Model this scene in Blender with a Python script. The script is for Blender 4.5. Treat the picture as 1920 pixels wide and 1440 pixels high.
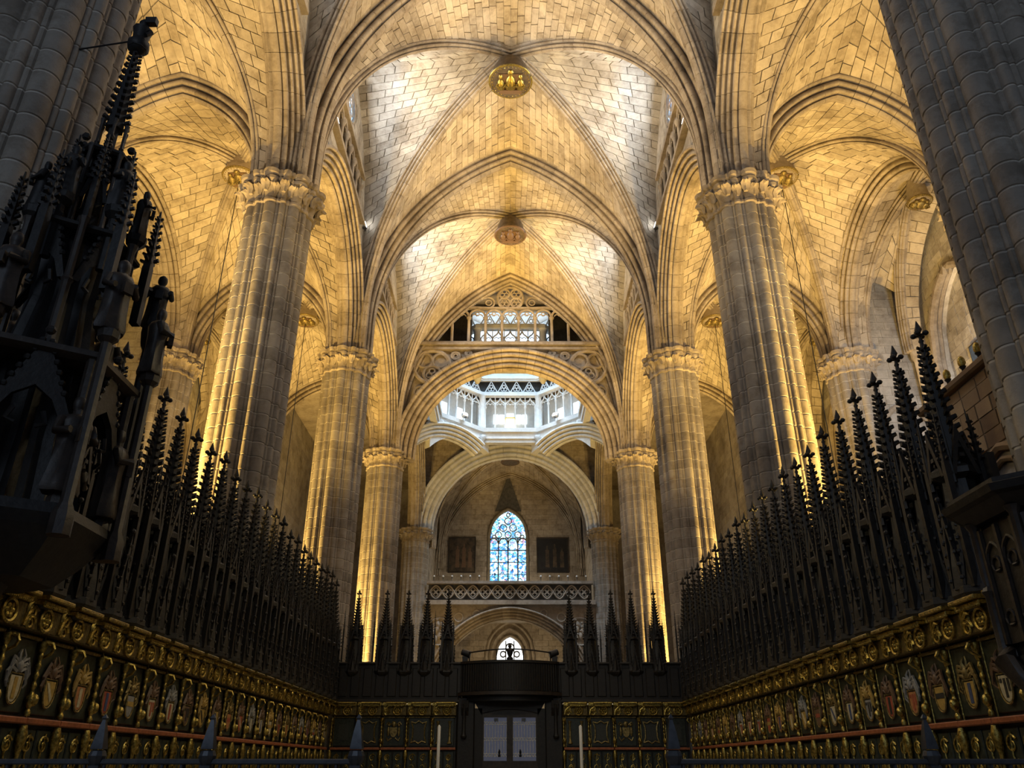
import bpy, math, random
from mathutils import Matrix, Vector
random.seed(7)
PI = math.pi
for o in list(bpy.data.objects): bpy.data.objects.remove(o)
SC = bpy.context.scene
COL = SC.collection

# ------------------------------------------------------------------ camera, world, exposure
F, PITCH, CZ = 1480.0, math.radians(25.8), 1.5
cd = bpy.data.cameras.new('camera'); cam = bpy.data.objects.new('camera', cd); COL.objects.link(cam)
cd.sensor_fit = 'HORIZONTAL'; cd.sensor_width = 36; cd.lens = 36 * F / 1920; cd.clip_start = .05; cd.clip_end = 500
cam.location = (0, 0, CZ); cam.rotation_euler = (PI/2 + PITCH, 0, -0.0025)
SC.camera = cam
SC.view_settings.view_transform = 'Standard'; SC.view_settings.look = 'None'
SC.view_settings.gamma = 1; SC.view_settings.use_curve_mapping = False
SC.view_settings.exposure = 0.62
wd = bpy.data.worlds.new('world'); SC.world = wd; wd.use_nodes = True
wd.node_tree.nodes['Background'].inputs[0].default_value = (.62, .74, 1, 1)
wd.node_tree.nodes['Background'].inputs[1].default_value = .05

def proj(p):
    x, y, z = p[0], p[1], p[2] - CZ
    d = y*math.cos(PITCH) + z*math.sin(PITCH); u = -y*math.sin(PITCH) + z*math.cos(PITCH)
    if d < .1: return None
    return 957 + F*x/d, 720 - F*u/d, d

def light(kind, name, loc, target, energy, color, size=.3, angle=80, blend=.6, size_y=None):
    l = bpy.data.lights.new(name, kind); l.energy = energy; l.color = color
    if kind == 'AREA':
        l.size = size
        if size_y: l.shape = 'RECTANGLE'; l.size_y = size_y
    else: l.shadow_soft_size = size
    if kind == 'SPOT': l.spot_size = math.radians(angle); l.spot_blend = blend
    o = bpy.data.objects.new(name, l); COL.objects.link(o); o.location = loc
    if target is not None:
        o.rotation_euler = (Vector(target) - Vector(loc)).to_track_quat('-Z', 'Y').to_euler()
    return o
WARM = (1, .63, .17); WARM2 = (1, .81, .56); COOL = (.66, .80, 1); DAY = (.86, .93, 1)
Y1, Y2, Y3, Y4, Y5, Y6 = 7.9, 17.8, 27.8, 38.5, 53.2, 60.6
W, XO, XC = 6.45, 13.4, 16.2
ZC = 16.0
LY = 45.9           # lantern centre
# warm floodlights standing on the choir enclosure and in the aisles, shining up
for s in (-1, 1):
    for (x, y, e) in ((10.4, 16.2, 3300), (10.4, 26.4, 3500), (10.4, 36.4, 3600)):
        light('SPOT', 'aisle_flood_lamp', (s*x, y, 4.6), (s*10.2, y+2.2, 20), e, WARM, .2, 120, .7)
    light('SPOT', 'aisle_flood_lamp', (s*10.2, 8.5, 4.6), (s*10, 11.0, 20), 2600, WARM2, .3, 120, .8)
    # triforium floods washing the nave vault
    for (y, ty, e) in ((20.6, 21.0, 400), (26.9, 28.5, 330), (14.5, 15.0, 400), (31.4, 34.2, 560)):
        light('SPOT', 'triforium_flood_lamp', (s*5.2, y, 21.9), (-s*2.2, ty, 28), e, WARM2 if y < 30 else WARM, .3, 104, .8)
    # daylight falling in through the oculi
    for y in (22.8, 33.15, 12.85):
        light('AREA', 'oculus_daylight', (s*5.95, y, 24.3), (-s*5, y, 23.5), 200, DAY, 1.3)
    # lamps at the foot of the lantern piers
    light('SPOT', 'pier_lamp', (s*8.6, 36.2, 4.0), (s*6.6, 38.4, 11), 2600, WARM, .15, 90, .6)
    light('SPOT', 'pier_lamp', (s*9.7, 15.4, 3.9), (s*6.8, 17.8, 10), 5200, WARM, .12, 84, .6)
    light('SPOT', 'pier_lamp', (s*9.6, 26.6, 3.9), (s*6.7, 27.8, 10), 2600, WARM, .15, 80, .6)
# daylight from the apse windows behind the viewer
light('AREA', 'apse_daylight', (-7, -16, 15), (2, 12, 9), 420, COOL, 8, size_y=10)
light('AREA', 'chapel_daylight', (14.6, 20.4, 13.0), (16.6, 25.0, 13.5), 160, COOL, 1.2)
# lantern daylight
light('AREA', 'lantern_daylight', (0, LY, 30.2), (0, LY, 10), 480, (.45, .70, 1), 6)
light('SPOT', 'lantern_daylight', (0, LY, 30.5), (0, LY+1.5, 10), 7500, (.66, .82, 1), 2.0, 62, .5)
for s in (-1, 1): light('POINT', 'lantern_ledge_lamp', (s*2.75, LY+2.5, 22.95), None, 14, DAY, .15)
light('SPOT', 'gallery_fill_spot', (-5.2, 45.5, 5.2), (-3.6, 53, 9.5), 420, WARM, .2, 70, .7)  # unseen warm spot added to brighten the gallery spandrels
light('POINT', 'narthex_lamp', (0, 56.8, 13.2), None, 190, (1, .86, .62), .4)
light('POINT', 'narthex_low_lamp', (0, 57.5, 5.2), None, 250, (1, .80, .5), .4)
# dim choir lights glinting on the gilding
light('AREA', 'choir_lamp', (0, 9, 7.5), (0, 12, 0), 46, (1, .84, .5), .8)
light('AREA', 'choir_lamp', (0, 17, 7.5), (0, 19, 0), 46, (1, .84, .5), .8)

# ------------------------------------------------------------------ materials
def nodes(name):
    m = bpy.data.materials.new(name); m.use_nodes = True
    nt = m.node_tree; return m, nt, nt.nodes['Principled BSDF']
def mth(nt, op, a, b=None):
    n = nt.nodes.new('ShaderNodeMath'); n.operation = op
    for i, v in enumerate((a, b)):
        if v is None: continue
        if isinstance(v, (int, float)): n.inputs[i].default_value = v
        else: nt.links.new(v, n.inputs[i])
    return n.outputs[0]
def ramp(nt, fac, stops):
    n = nt.nodes.new('ShaderNodeValToRGB'); e = n.color_ramp.elements
    while len(e) < len(stops): e.new(.5)
    for i, (p, c) in enumerate(stops): e[i].position = p; e[i].color = (*c, 1)
    nt.links.new(fac, n.inputs[0]); return n.outputs[0]
def noise(nt, scale, detail=4, vec=None, rough=.6):
    n = nt.nodes.new('ShaderNodeTexNoise'); n.inputs['Scale'].default_value = scale
    n.inputs['Detail'].default_value = detail; n.inputs['Roughness'].default_value = rough
    if vec is not None: nt.links.new(vec, n.inputs['Vector'])
    return n.outputs['Fac']
def mix(nt, typ, fac, a, b):
    n = nt.nodes.new('ShaderNodeMix'); n.data_type = 'RGBA'; n.blend_type = typ
    if isinstance(fac, (int, float)): n.inputs[0].default_value = fac
    else: nt.links.new(fac, n.inputs[0])
    for i, v in ((6, a), (7, b)):
        if isinstance(v, tuple): n.inputs[i].default_value = (*v, 1)
        else: nt.links.new(v, n.inputs[i])
    return n.outputs[2]
def stone_mat(name, c_dark, c_mid, c_light, bump=.35, rough=.9, var=.28, patch=.6):
    m, nt, b = nodes(name)
    geo = nt.nodes.new('ShaderNodeNewGeometry'); pos = geo.outputs['Position']
    oi = nt.nodes.new('ShaderNodeObjectInfo'); at = nt.nodes.new('ShaderNodeAttribute'); at.attribute_name = 'tone'
    r = mth(nt, 'FRACT', mth(nt, 'ADD', oi.outputs['Random'], at.outputs['Fac']))
    n1 = noise(nt, .35, 5, pos); n2 = noise(nt, 5, 5, pos, .7)
    f = mth(nt, 'ADD', mth(nt, 'MULTIPLY', r, var), mth(nt, 'MULTIPLY', n2, 1 - var))
    c = ramp(nt, f, ((.15, c_dark), (.5, c_mid), (.85, c_light)))
    c = mix(nt, 'MULTIPLY', patch, c, ramp(nt, n1, ((.36, (.36, .31, .25)), (.52, (.95, .93, .9)), (.7, (1.12, 1.1, 1.06)))))
    c = mix(nt, 'MULTIPLY', patch*.8, c, ramp(nt, noise(nt, 1.7, 6, pos, .75), ((.38, (.42, .37, .31)), (.52, (1, 1, 1)))))
    nt.links.new(c, b.inputs['Base Color']); b.inputs['Roughness'].default_value = rough
    bp = nt.nodes.new('ShaderNodeBump'); bp.inputs['Strength'].default_value = bump; bp.inputs['Distance'].default_value = .03
    nt.links.new(noise(nt, 9, 6, pos, .7), bp.inputs['Height']); nt.links.new(bp.outputs[0], b.inputs['Normal'])
    return m
def plain(name, col, rough=.6, metal=0, emit=0, ecol=None, nscale=0, namt=.5, bump=0):
    m, nt, b = nodes(name)
    b.inputs['Base Color'].default_value = (*col, 1); b.inputs['Roughness'].default_value = rough; b.inputs['Metallic'].default_value = metal
    if nscale:
        geo = nt.nodes.new('ShaderNodeNewGeometry'); n = noise(nt, nscale, 4, geo.outputs['Position'])
        lo = tuple(v*(1-namt) for v in col)
        nt.links.new(ramp(nt, n, ((.35, lo), (.65, col))), b.inputs['Base Color'])
        if bump:
            bp = nt.nodes.new('ShaderNodeBump'); bp.inputs['Strength'].default_value = bump; bp.inputs['Distance'].default_value = .02
            nt.links.new(n, bp.inputs['Height']); nt.links.new(bp.outputs[0], b.inputs['Normal'])
    if emit:
        b.inputs['Emission Color'].default_value = (*(ecol or col), 1); b.inputs['Emission Strength'].default_value = emit
    return m
M = {}
M['stone'] = stone_mat('sandstone', (.26, .222, .175), (.40, .345, .28), (.53, .465, .385))
M['web'] = stone_mat('vault_stone', (.32, .275, .21), (.50, .435, .345), (.66, .59, .48), var=.34)
M['webgrey'] = stone_mat('vault_stone_grey', (.30, .28, .25), (.46, .43, .385), (.62, .59, .54), var=.34)
M['pier'] = stone_mat('pier_stone', (.25, .225, .19), (.345, .31, .265), (.43, .395, .34), var=.4)
M['pale'] = stone_mat('lantern_stone', (.50, .50, .48), (.64, .64, .62), (.76, .76, .74), patch=.15)
M['brick'] = stone_mat('brown_block', (.22, .145, .085), (.34, .235, .14), (.44, .32, .20), var=.7, patch=.2)
M['mortar'] = stone_mat('mortar', (.20, .17, .13), (.27, .235, .18), (.33, .29, .225), var=.1)
M['pmortar'] = stone_mat('pale_mortar', (.55, .52, .45), (.64, .60, .53), (.72, .68, .60), var=.1)
M['wood'] = plain('dark_wood', (.014, .0115, .010), .55, 0, nscale=14, namt=.6, bump=.3)
M['wood2'] = plain('brown_wood', (.042, .030, .022), .5, 0, nscale=10, namt=.5, bump=.3)
M['gilt'] = plain('gilding', (.66, .50, .13), .28, .9, nscale=30, namt=.75, bump=.5)
M['giltd'] = plain('worn_gilding', (.42, .32, .12), .45, .7, nscale=25, namt=.7, bump=.4)
M['giltb'] = plain('dark_gilding', (.20, .145, .045), .5, .5, nscale=30, namt=.6, bump=.5)
M['bossd'] = plain('dark_boss_stone', (.13, .095, .06), .7, 0, nscale=6, namt=.5, bump=.6)
M['green'] = plain('dark_green_paint', (.035, .045, .032), .45, 0, nscale=18, namt=.6)
M['redl'] = plain('red_painted_ledge', (.38, .12, .045), .5, 0, nscale=20, namt=.4)
M['iron'] = plain('grey_iron', (.10, .105, .115), .45, .6, nscale=20, namt=.3)
M['black'] = plain('black_metal', (.015, .015, .017), .5, .3)
M['lampw'] = plain('lamp_glass', (1, 1, 1), .4, 0, 6, (1, .97, .9))
M['white'] = plain('white_paint', (.75, .75, .72), .5)
M['dark'] = plain('dark_stone', (.10, .095, .088), .95, 0, nscale=6, namt=.4)
M['floor'] = stone_mat('floor_stone', (.16, .145, .125), (.24, .22, .19), (.32, .29, .25))
for nm, c in (('cream', (.62, .55, .36)), ('red', (.42, .10, .05)), ('blue', (.06, .09, .20)), ('blackp', (.03, .03, .03)),
              ('ochre', (.50, .33, .08)), ('grey', (.30, .30, .29)), ('orange', (.50, .22, .08)), ('brownp', (.17, .10, .055))):
    M[nm] = plain(nm + '_paint', c, .5, 0, nscale=25, namt=.35)
def glass_mat(name, stops, scale, strength):
    m, nt, b = nodes(name)
    geo = nt.nodes.new('ShaderNodeNewGeometry')
    v = nt.nodes.new('ShaderNodeTexVoronoi'); v.inputs['Scale'].default_value = scale; nt.links.new(geo.outputs['Position'], v.inputs['Vector'])
    sp = nt.nodes.new('ShaderNodeSeparateColor'); nt.links.new(v.outputs['Color'], sp.inputs[0])
    c = ramp(nt, sp.outputs[0], stops)
    v2 = nt.nodes.new('ShaderNodeTexVoronoi'); v2.feature = 'DISTANCE_TO_EDGE'; v2.inputs['Scale'].default_value = scale; nt.links.new(geo.outputs['Position'], v2.inputs['Vector'])
    c = mix(nt, 'MULTIPLY', 1.0, c, ramp(nt, v2.outputs['Distance'], ((.03, (.02, .03, .05)), (.09, (1, 1, 1)))))
    nt.links.new(c, b.inputs['Base Color']); nt.links.new(c, b.inputs['Emission Color'])
    b.inputs['Emission Strength'].default_value = strength; b.inputs['Roughness'].default_value = .3
    return m
M['stained'] = glass_mat('stained_glass', ((0, (.03, .12, .42)), (.3, (.10, .42, .75)), (.5, (.45, .85, .95)), (.72, (.95, 1, 1)), (.9, (.12, .30, .55)), (1, (.40, .2, .3))), 6.5, 1.7)
M['oculus'] = glass_mat('oculus_glass', ((0, (.10, .25, .60)), (.4, (.35, .60, .95)), (.7, (.80, .90, 1)), (1, (.5, .35, .3))), 6, 1.6)
M['bright'] = plain('daylit_glass', (.9, .95, 1), .3, 0, 1.7, (.88, .95, 1))
M['sky'] = plain('lantern_glass', (.7, .85, 1), .3, 0, 1.2, (.66, .84, 1))
M['dimblue'] = plain('dim_blue_glass', (.12, .17, .26), .3, 0, .12, (.35, .5, .85), nscale=4, namt=.4)
M['bluep'] = plain('blue_panel', (.07, .11, .19), .4, 0, nscale=8, namt=.6)
M['canvas'] = plain('old_canvas', (.10, .07, .04), .4, 0, nscale=3, namt=.8)
M['canvas2'] = plain('blackened_canvas', (.02, .018, .016), .4, 0, nscale=2, namt=.7)
M['text'] = plain('dark_tablet', (.045, .05, .04), .5, 0, nscale=40, namt=.5)
M['doorg'] = plain('door_glass', (.07, .075, .10), .25, 0, .045, (.52, .56, .80))

# ------------------------------------------------------------------ object helpers
def link(o, parent=None):
    COL.objects.link(o)
    if parent is not None: o.parent = parent
    return o
def tag(o, label=None, cat=None, group=None, kind=None):
    if label: o['label'] = label
    if cat: o['category'] = cat
    if group: o['group'] = group
    if kind: o['kind'] = kind
    return o
def thing(name, label, cat, loc=(0, 0, 0), rz=0, group=None):
    o = link(bpy.data.objects.new(name, None)); o.empty_display_size = .2
    o.location = loc; o.rotation_euler = (0, 0, rz)
    return tag(o, label, cat, group)
def mk(name, verts, faces, mat, smooth=0, tone=None):
    me = bpy.data.meshes.new(name); me.from_pydata([tuple(v) for v in verts], [], faces)
    me.materials.append(M[mat] if isinstance(mat, str) else mat)
    if smooth:
        me.polygons.foreach_set('use_smooth', [True]*len(me.polygons)); me.set_sharp_from_angle(angle=math.radians(smooth))
    if tone is not None:
        a = me.attributes.new('tone', 'FLOAT', 'POINT'); a.data.foreach_set('value', tone)
    me.update(); return me
def put(name, me, parent=None, loc=(0, 0, 0), rot=(0, 0, 0), mat4=None, scale=None):
    o = link(bpy.data.objects.new(name, me), parent)
    if mat4 is not None: o.matrix_local = mat4
    else: o.location = loc; o.rotation_euler = rot
    if scale: o.scale = scale
    return o
def copy_tree(o, parent=None):
    c = o.copy(); COL.objects.link(c); c.parent = parent
    for ch in list(o.children): copy_tree(ch, c)
    return c

class MB:
    def __init__(s): s.v = []; s.f = []
    def add(s, vs, fs, mat4=None):
        n = len(s.v)
        s.v += [tuple(mat4 @ Vector(v)) if mat4 is not None else tuple(v) for v in vs]
        s.f += [[i + n for i in f] for f in fs]; return s
    def box(s, x0, y0, z0, x1, y1, z1, mat4=None):
        return s.add([(x0,y0,z0),(x1,y0,z0),(x1,y1,z0),(x0,y1,z0),(x0,y0,z1),(x1,y0,z1),(x1,y1,z1),(x0,y1,z1)],
                     [(0,3,2,1),(4,5,6,7),(0,1,5,4),(1,2,6,5),(2,3,7,6),(3,0,4,7)], mat4)
    def bev(s, x0, y0, z0, x1, y1, z1, b=.02, mat4=None):      # box with bevelled front (-y) face
        vs = [(x0,y0+b,z0),(x1,y0+b,z0),(x1,y1,z0),(x0,y1,z0),(x0,y0+b,z1),(x1,y0+b,z1),(x1,y1,z1),(x0,y1,z1),
              (x0+b,y0,z0+b),(x1-b,y0,z0+b),(x1-b,y0,z1-b),(x0+b,y0,z1-b)]
        return s.add(vs, [(0,3,2,1),(4,5,6,7),(1,2,6,5),(2,3,7,6),(3,0,4,7),(8,9,10,11),(0,1,9,8),(1,5,10,9),(5,4,11,10),(4,0,8,11)], mat4)
    def lathe(s, pr, n=10, mat4=None, fn=None, a0=0):
        vs = []; fs = []
        for (r, z) in pr:
            for i in range(n):
                a = 2*PI*i/n + a0; rr = r * (fn(a, z) if fn else 1); vs.append((rr*math.cos(a), rr*math.sin(a), z))
        for j in range(len(pr)-1):
            for i in range(n):
                k = (i+1) % n; fs.append((j*n+i, j*n+k, (j+1)*n+k, (j+1)*n+i))
        fs.append(tuple(reversed(range(n)))); fs.append(tuple(range((len(pr)-1)*n, len(pr)*n)))
        return s.add(vs, fs, mat4)
    def tube(s, pts, r, n=6, closed=False, mat4=None, taper=None, flat=1.0):
        P = [Vector(p) for p in pts]; vs = []; fs = []; m = len(P)
        for i, p in enumerate(P):
            a = P[i-1] if (i > 0 or closed) else P[i]; b = P[(i+1) % m] if (i < m-1 or closed) else P[i]
            t = (b - a)
            t = t.normalized() if t.length > 1e-9 else Vector((0, 0, 1))
            ref = Vector((0, 1, 0)) if abs(t.y) < .9 else Vector((1, 0, 0))
            u = t.cross(ref).normalized(); w = u.cross(t)
            rr = r * (taper(i/(m-1)) if taper else 1)
            for k in range(n):
                an = 2*PI*k/n + PI/n; vs.append(p + u*(rr*math.cos(an)) + w*(rr*flat*math.sin(an)))
        seg = m if closed else m-1
        for j in range(seg):
            for k in range(n):
                q = (k+1) % n; jj = (j+1) % m; fs.append((j*n+k, j*n+q, jj*n+q, jj*n+k))
        if not closed: fs.append(tuple(reversed(range(n)))); fs.append(tuple(range((m-1)*n, m*n)))
        return s.add(vs, fs, mat4)
    def prism(s, poly, y0, y1, mat4=None):                      # polygon in xz pushed along y
        n = len(poly); vs = [(x, y0, z) for x, z in poly] + [(x, y1, z) for x, z in poly]
        fs = [tuple(range(n)), tuple(reversed(range(n, 2*n)))] + [(i, n+i, n+(i+1) % n, (i+1) % n) for i in range(n)]
        return s.add(vs, fs, mat4)
    def cone(s, r0, r1, z0, z1, n=8, mat4=None, a0=0): return s.lathe([(r0, z0), (max(r1, .002), z1)], n, mat4, a0=a0)
    def ball(s, c, r, n=8, m=5, sc=(1, 1, 1)):
        pr = [(r*math.sin(PI*(j+.15)/(m+.3)), -r*math.cos(PI*(j+.15)/(m+.3))) for j in range(m+1)]
        return s.lathe(pr, n, Matrix.Translation(c) @ Matrix.Diagonal((*sc, 1)))
    def mesh(s, name, mat, smooth=0): return mk(name, s.v, s.f, mat, smooth)
    def obj(s, name, mat, parent=None, smooth=0, **k): return put(name, s.mesh(name, mat, smooth), parent, **k)
T = Matrix.Translation
def RZ(a): return Matrix.Rotation(a, 4, 'Z')
def RY(a): return Matrix.Rotation(a, 4, 'Y')
def RX(a): return Matrix.Rotation(a, 4, 'X')

# ------------------------------------------------------------------ mouldings and arches
def prof(w, d, n, s=None, amp=.06):
    """moulded arch section: n rolls parted by narrow deep hollows on each flank, one roll on the soffit"""
    s = w*.22 if s is None else s; n = max(2, (n+1)//2 + 1)
    P = [(-w/2, d), (-s/2, 0), (s/2, 0), (w/2, d)]; out = []
    for i, k in ((0, n), (1, 1), (2, n)):
        (x0, r0), (x1, r1) = P[i], P[i+1]; L = math.hypot(x1-x0, r1-r0); nx, nr = -(r1-r0)/L, (x1-x0)/L
        a = min(amp, L/k*.36)
        for j in range(k):
            pts = [(.02, 0), (.10, .55), (.26, .92), (.42, 1.0), (.56, .85), (.68, .35), (.74, -.55), (.84, -1.25), (.94, -.8)] if k > 1 else [(.05, 0), (.2, .5), (.5, .75), (.8, .5), (.95, 0)]
            if i == 2: pts = [(1-p, q) for p, q in reversed(pts)]
            for p, q in pts:
                t = (j+p)/k; b = a*q; out.append((r0+(r1-r0)*t - nr*b, x0+(x1-x0)*t - nx*b))
    out.append((d, w/2)); return [(d, -w/2)] + out
VCACHE = {}
def vmesh(R, a0, a1s, pf, steps, mat, name='voussoir'):
    vs = []; n = len(pf); gap = .006/R
    for k in range(steps+1):
        for i, (ro, la) in enumerate(pf):
            a1 = a1s[i] if isinstance(a1s, list) else a1s - gap
            ph = a0 + gap + (a1 - a0 - gap)*k/steps
            vs.append(((R+ro)*math.cos(ph), la, (R+ro)*math.sin(ph)))
    fs = []
    for k in range(steps):
        for i in range(n):
            j = (i+1) % n; fs.append((k*n+i, k*n+j, (k+1)*n+j, (k+1)*n+i))
    fs.append(tuple(range(n))); fs.append(tuple(reversed(range(steps*n, (steps+1)*n))))
    return mk(name, vs, fs, mat, 38)
def half_arch(root, base, start, end, zs, h, pf, mat='stone', vlen=.55, z0=None, clip=True, name='voussoir'):
    """one half of a pointed arch: springs vertical at start, reaches height zs+h above end"""
    s = Vector((start[0], start[1], 0)); e = Vector((end[0], end[1], 0)); u = (s - e); a = u.length; u.normalize()
    R = (a*a + h*h)/(2*a); c = R - a; th = math.atan2(h, c) if True else 0
    cen = Vector((s.x - u.x*R, s.y - u.y*R, zs)) - Vector(base)
    rz = math.atan2(u.y, u.x)
    n = max(2, round(R*th/vlen)); dt = th/n
    key = (round(R, 3), round(dt, 5), id(pf), mat)
    if key not in VCACHE: VCACHE[key] = vmesh(R, 0, dt, pf, 2 if dt < .1 else 3, mat, name)
    B = T(cen) @ RZ(rz)
    for i in range(n):
        if clip and i == n-1:
            k2 = key + ('end',)
            if k2 not in VCACHE:
                VCACHE[k2] = vmesh(R, 0, [math.acos(max(-1, min(1, c/(R+ro)))) - (n-1)*dt for ro, la in pf], pf, 3, mat, name)
            me = VCACHE[k2]
        else: me = VCACHE[key]
        put(name, me, root, mat4=B @ RY(-i*dt))
    if z0 is not None and zs - z0 > .05:                         # stilt blocks
        m = max(1, round((zs-z0)/vlen)); hh = (zs-z0)/m
        k3 = (round(hh, 4), round(R, 3), id(pf), mat, 'st')
        if k3 not in VCACHE:
            vs = [(R+ro, la, z) for z in (.006, hh-.006) for ro, la in pf]; q = len(pf)
            fs = [(i, (i+1) % q, q+(i+1) % q, q+i) for i in range(q)] + [tuple(reversed(range(q))), tuple(range(q, 2*q))]
            VCACHE[k3] = mk('springer', vs, fs, mat, 38)
        for i in range(m): put('springer', VCACHE[k3], root, mat4=B @ T((0, 0, z0 - zs + i*hh)))
def seg_arch(name, label, cat, p0, p1, zs, h, pf, mat, vlen=.4, skip0=0, skip1=0):
    p0, p1 = Vector((p0[0], p0[1], 0)), Vector((p1[0], p1[1], 0)); mid = (p0+p1)/2; a = (p1-p0).length/2
    R = (a*a+h*h)/(2*h); cen = Vector((0, 0, h-R)); u = (p0-p1).normalized(); f0 = math.acos(a/R); n = max(3, round(R*(PI-2*f0)/vlen)); dt = (PI-2*f0)/n
    root = thing(name, label, cat, (mid.x, mid.y, zs)); me = vmesh(R, 0, dt, pf, 2, mat)
    for i in range(skip0, n-skip1): put('voussoir', me, root, mat4=T(cen) @ RZ(math.atan2(u.y, u.x)) @ RY(-(f0+i*dt)))
    return root
def arch(name, label, cat, p0, p1, zs, h, pf, mat='stone', vlen=.55, z0=None, group=None, root=None):
    mid = Vector(((p0[0]+p1[0])/2, (p0[1]+p1[1])/2, 0)); base = Vector((mid.x, mid.y, z0 if z0 is not None else zs))
    if root is None: root = thing(name, label, cat, base, 0, group)
    else: base = root.location
    half_arch(root, base, p0, mid, zs, h, pf, mat, vlen, z0); half_arch(root, base, p1, mid, zs, h, pf, mat, vlen, z0)
    return root
def arc_h(a, h, x):       # intrados height above springing at distance x from the middle
    R = (a*a+h*h)/(2*a); c = R-a; v = R*R-(abs(x)+c)**2
    return math.sqrt(max(0, v))
def arcpts(start, apex, z0, zs, n=24):
    s = Vector(start[:2]); e = Vector(apex[:2]); a = (e-s).length; u = (e-s)/a; h = apex[2]-zs; out = []
    if zs > z0 + .01:
        for i in range(5): out.append(Vector((s.x, s.y, z0+(zs-z0)*i/5)))
    if h >= a:
        R = (a*a+h*h)/(2*a); th = math.atan2(h, R-a)
        for i in range(n+1):
            f = th*i/n; d = R-R*math.cos(f); out.append(Vector((s.x+u.x*d, s.y+u.y*d, zs+R*math.sin(f))))
    else:
        for i in range(n+1):
            f = PI/2*i/n; d = a-a*math.cos(f); out.append(Vector((s.x+u.x*d, s.y+u.y*d, zs+h*math.sin(f))))
    return out
def resample(P, n):
    L = [0]
    for i in range(1, len(P)): L.append(L[-1]+(P[i]-P[i-1]).length)
    out = []; j = 0
    for k in range(n+1):
        t = L[-1]*k/n
        while j < len(P)-2 and L[j+1] < t: j += 1
        f = (t-L[j])/max(1e-9, L[j+1]-L[j]); out.append(P[j].lerp(P[j+1], min(1, max(0, f))))
    return out

# ------------------------------------------------------------------ fields of stones
BOXF = [(0,1,2,3),(7,6,5,4),(0,4,5,1),(1,5,6,2),(2,6,7,3),(3,7,4,0)]
def place_stones(parent, stones, mat, limit=300, name='stone', min_px=9):
    sc = []
    for st in stones:
        c = sum(st, Vector())/8; p = proj(c); a = 0
        if p and -20 < p[0] < 1940 and -20 < p[1] < 1460:
            q = [proj(v) for v in st[:4]]
            if all(q):
                a = abs((q[2][0]-q[0][0])*(q[3][1]-q[1][1])-(q[3][0]-q[1][0])*(q[2][1]-q[0][1]))/2
                w = max(math.hypot(q[0][0]-q[1][0], q[0][1]-q[1][1]), math.hypot(q[1][0]-q[2][0], q[1][1]-q[2][1]))
                if w < min_px: a = 0
        sc.append((a, c, st))
    sc.sort(key=lambda t: -t[0])
    rest = MB(); tone = []
    for i, (a, c, st) in enumerate(sc):
        if i < limit and a > 25: put(name, mk(name, [v-c for v in st], BOXF, mat), parent, loc=c)
        else: rest.add(st, BOXF); tone += [random.random()]*8
    if rest.v:
        o = put(name + '_rest', mk(name + '_rest', rest.v, rest.f, mat, 0, tone), parent); o['kind'] = 'stuff'
def slab(A, B, C, D, out, th, gap, proud):
    """stone from surface quad A,B,C,D; out = unit vector away from the room"""
    cen = (A+B+C+D)/4; q = []
    for p in (A, B, C, D):
        d = cen-p; l = d.length; q.append(p + d*min(.3, gap*1.4/max(l, 1e-6)))
    return [p - out*proud for p in q] + [p + out*th for p in q]
def rows_to_stones(rows, inside, slen, gap=.014, th=.10):
    out = []; back = MB()
    for i, (a0, b0, a1, b1) in enumerate(rows):
        n = (b0-a0).cross(a1-a0) + (b1-a1).cross(a1-b0)*0
        if n.length < 1e-6: n = (b1-a1).cross(a1-a0)
        if n.length < 1e-6: continue
        n.normalize()
        if n.dot((a0+b1)/2 - inside) < 0: n = -n
        o = n*.035
        back.add([a0+o, b0+o, b1+o, a1+o], [(0, 1, 2, 3)])
        L = ((b0-a0).length + (b1-a1).length)/2
        if L < .22: continue
        k = max(1, round(L/slen)); cuts = [0]
        off = .5 if i % 2 else 0
        for j in range(k): cuts.append((j + 1 - off*.9 + random.uniform(-.14, .14))/k)
        cuts = sorted(c for c in cuts if 0 < c < .985); cuts = [0]+cuts+[1]
        for j in range(len(cuts)-1):
            s, t = cuts[j], cuts[j+1]
            if (t-s)*L < .08: continue
            out.append(slab(a0.lerp(b0, s), a0.lerp(b0, t), a1.lerp(b1, t), a1.lerp(b1, s), n, th, gap, random.uniform(0, .022)))
    return out, back
def web(parent, cells, inside, mats, chh=.42, slen=.72, limit=300, mortar='mortar'):
    allst = {}; back = MB()
    for (A, D, m) in cells:
        L = sum((A[i+1]-A[i]).length for i in range(len(A)-1)); n = max(4, round(L/chh))
        a = resample(A, n); d = resample(D, n)
        st, bk = rows_to_stones([(a[i], d[i], a[i+1], d[i+1]) for i in range(n)], inside, slen)
        allst.setdefault(m, []).extend(st); back.add(bk.v, bk.f)
    k = len(allst)
    for m, st in allst.items(): place_stones(parent, st, m, limit//k)
    return back
def strip_wall(us, intervals, th, mat4, name, mat, parent=None):
    """wall in local xz (front at y=0, back y=th); intervals(u) -> list of (z0,z1)"""
    mb = MB()
    for u0, u1 in zip(us, us[1:]):
        e = 1e-4; I0 = intervals(u0+e); I1 = intervals(u1-e)
        if len(I0) != len(I1): I0 = I1 = intervals((u0+u1)/2)
        for (a, b), (c, d) in zip(I0, I1):
            if b-a < .004 and d-c < .004: continue
            mb.prism([(u0, a), (u1, c), (u1, max(d, c+.001)), (u0, max(b, a+.001))], 0, th, mat4)
    return mb.obj(name, mat, parent)
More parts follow.
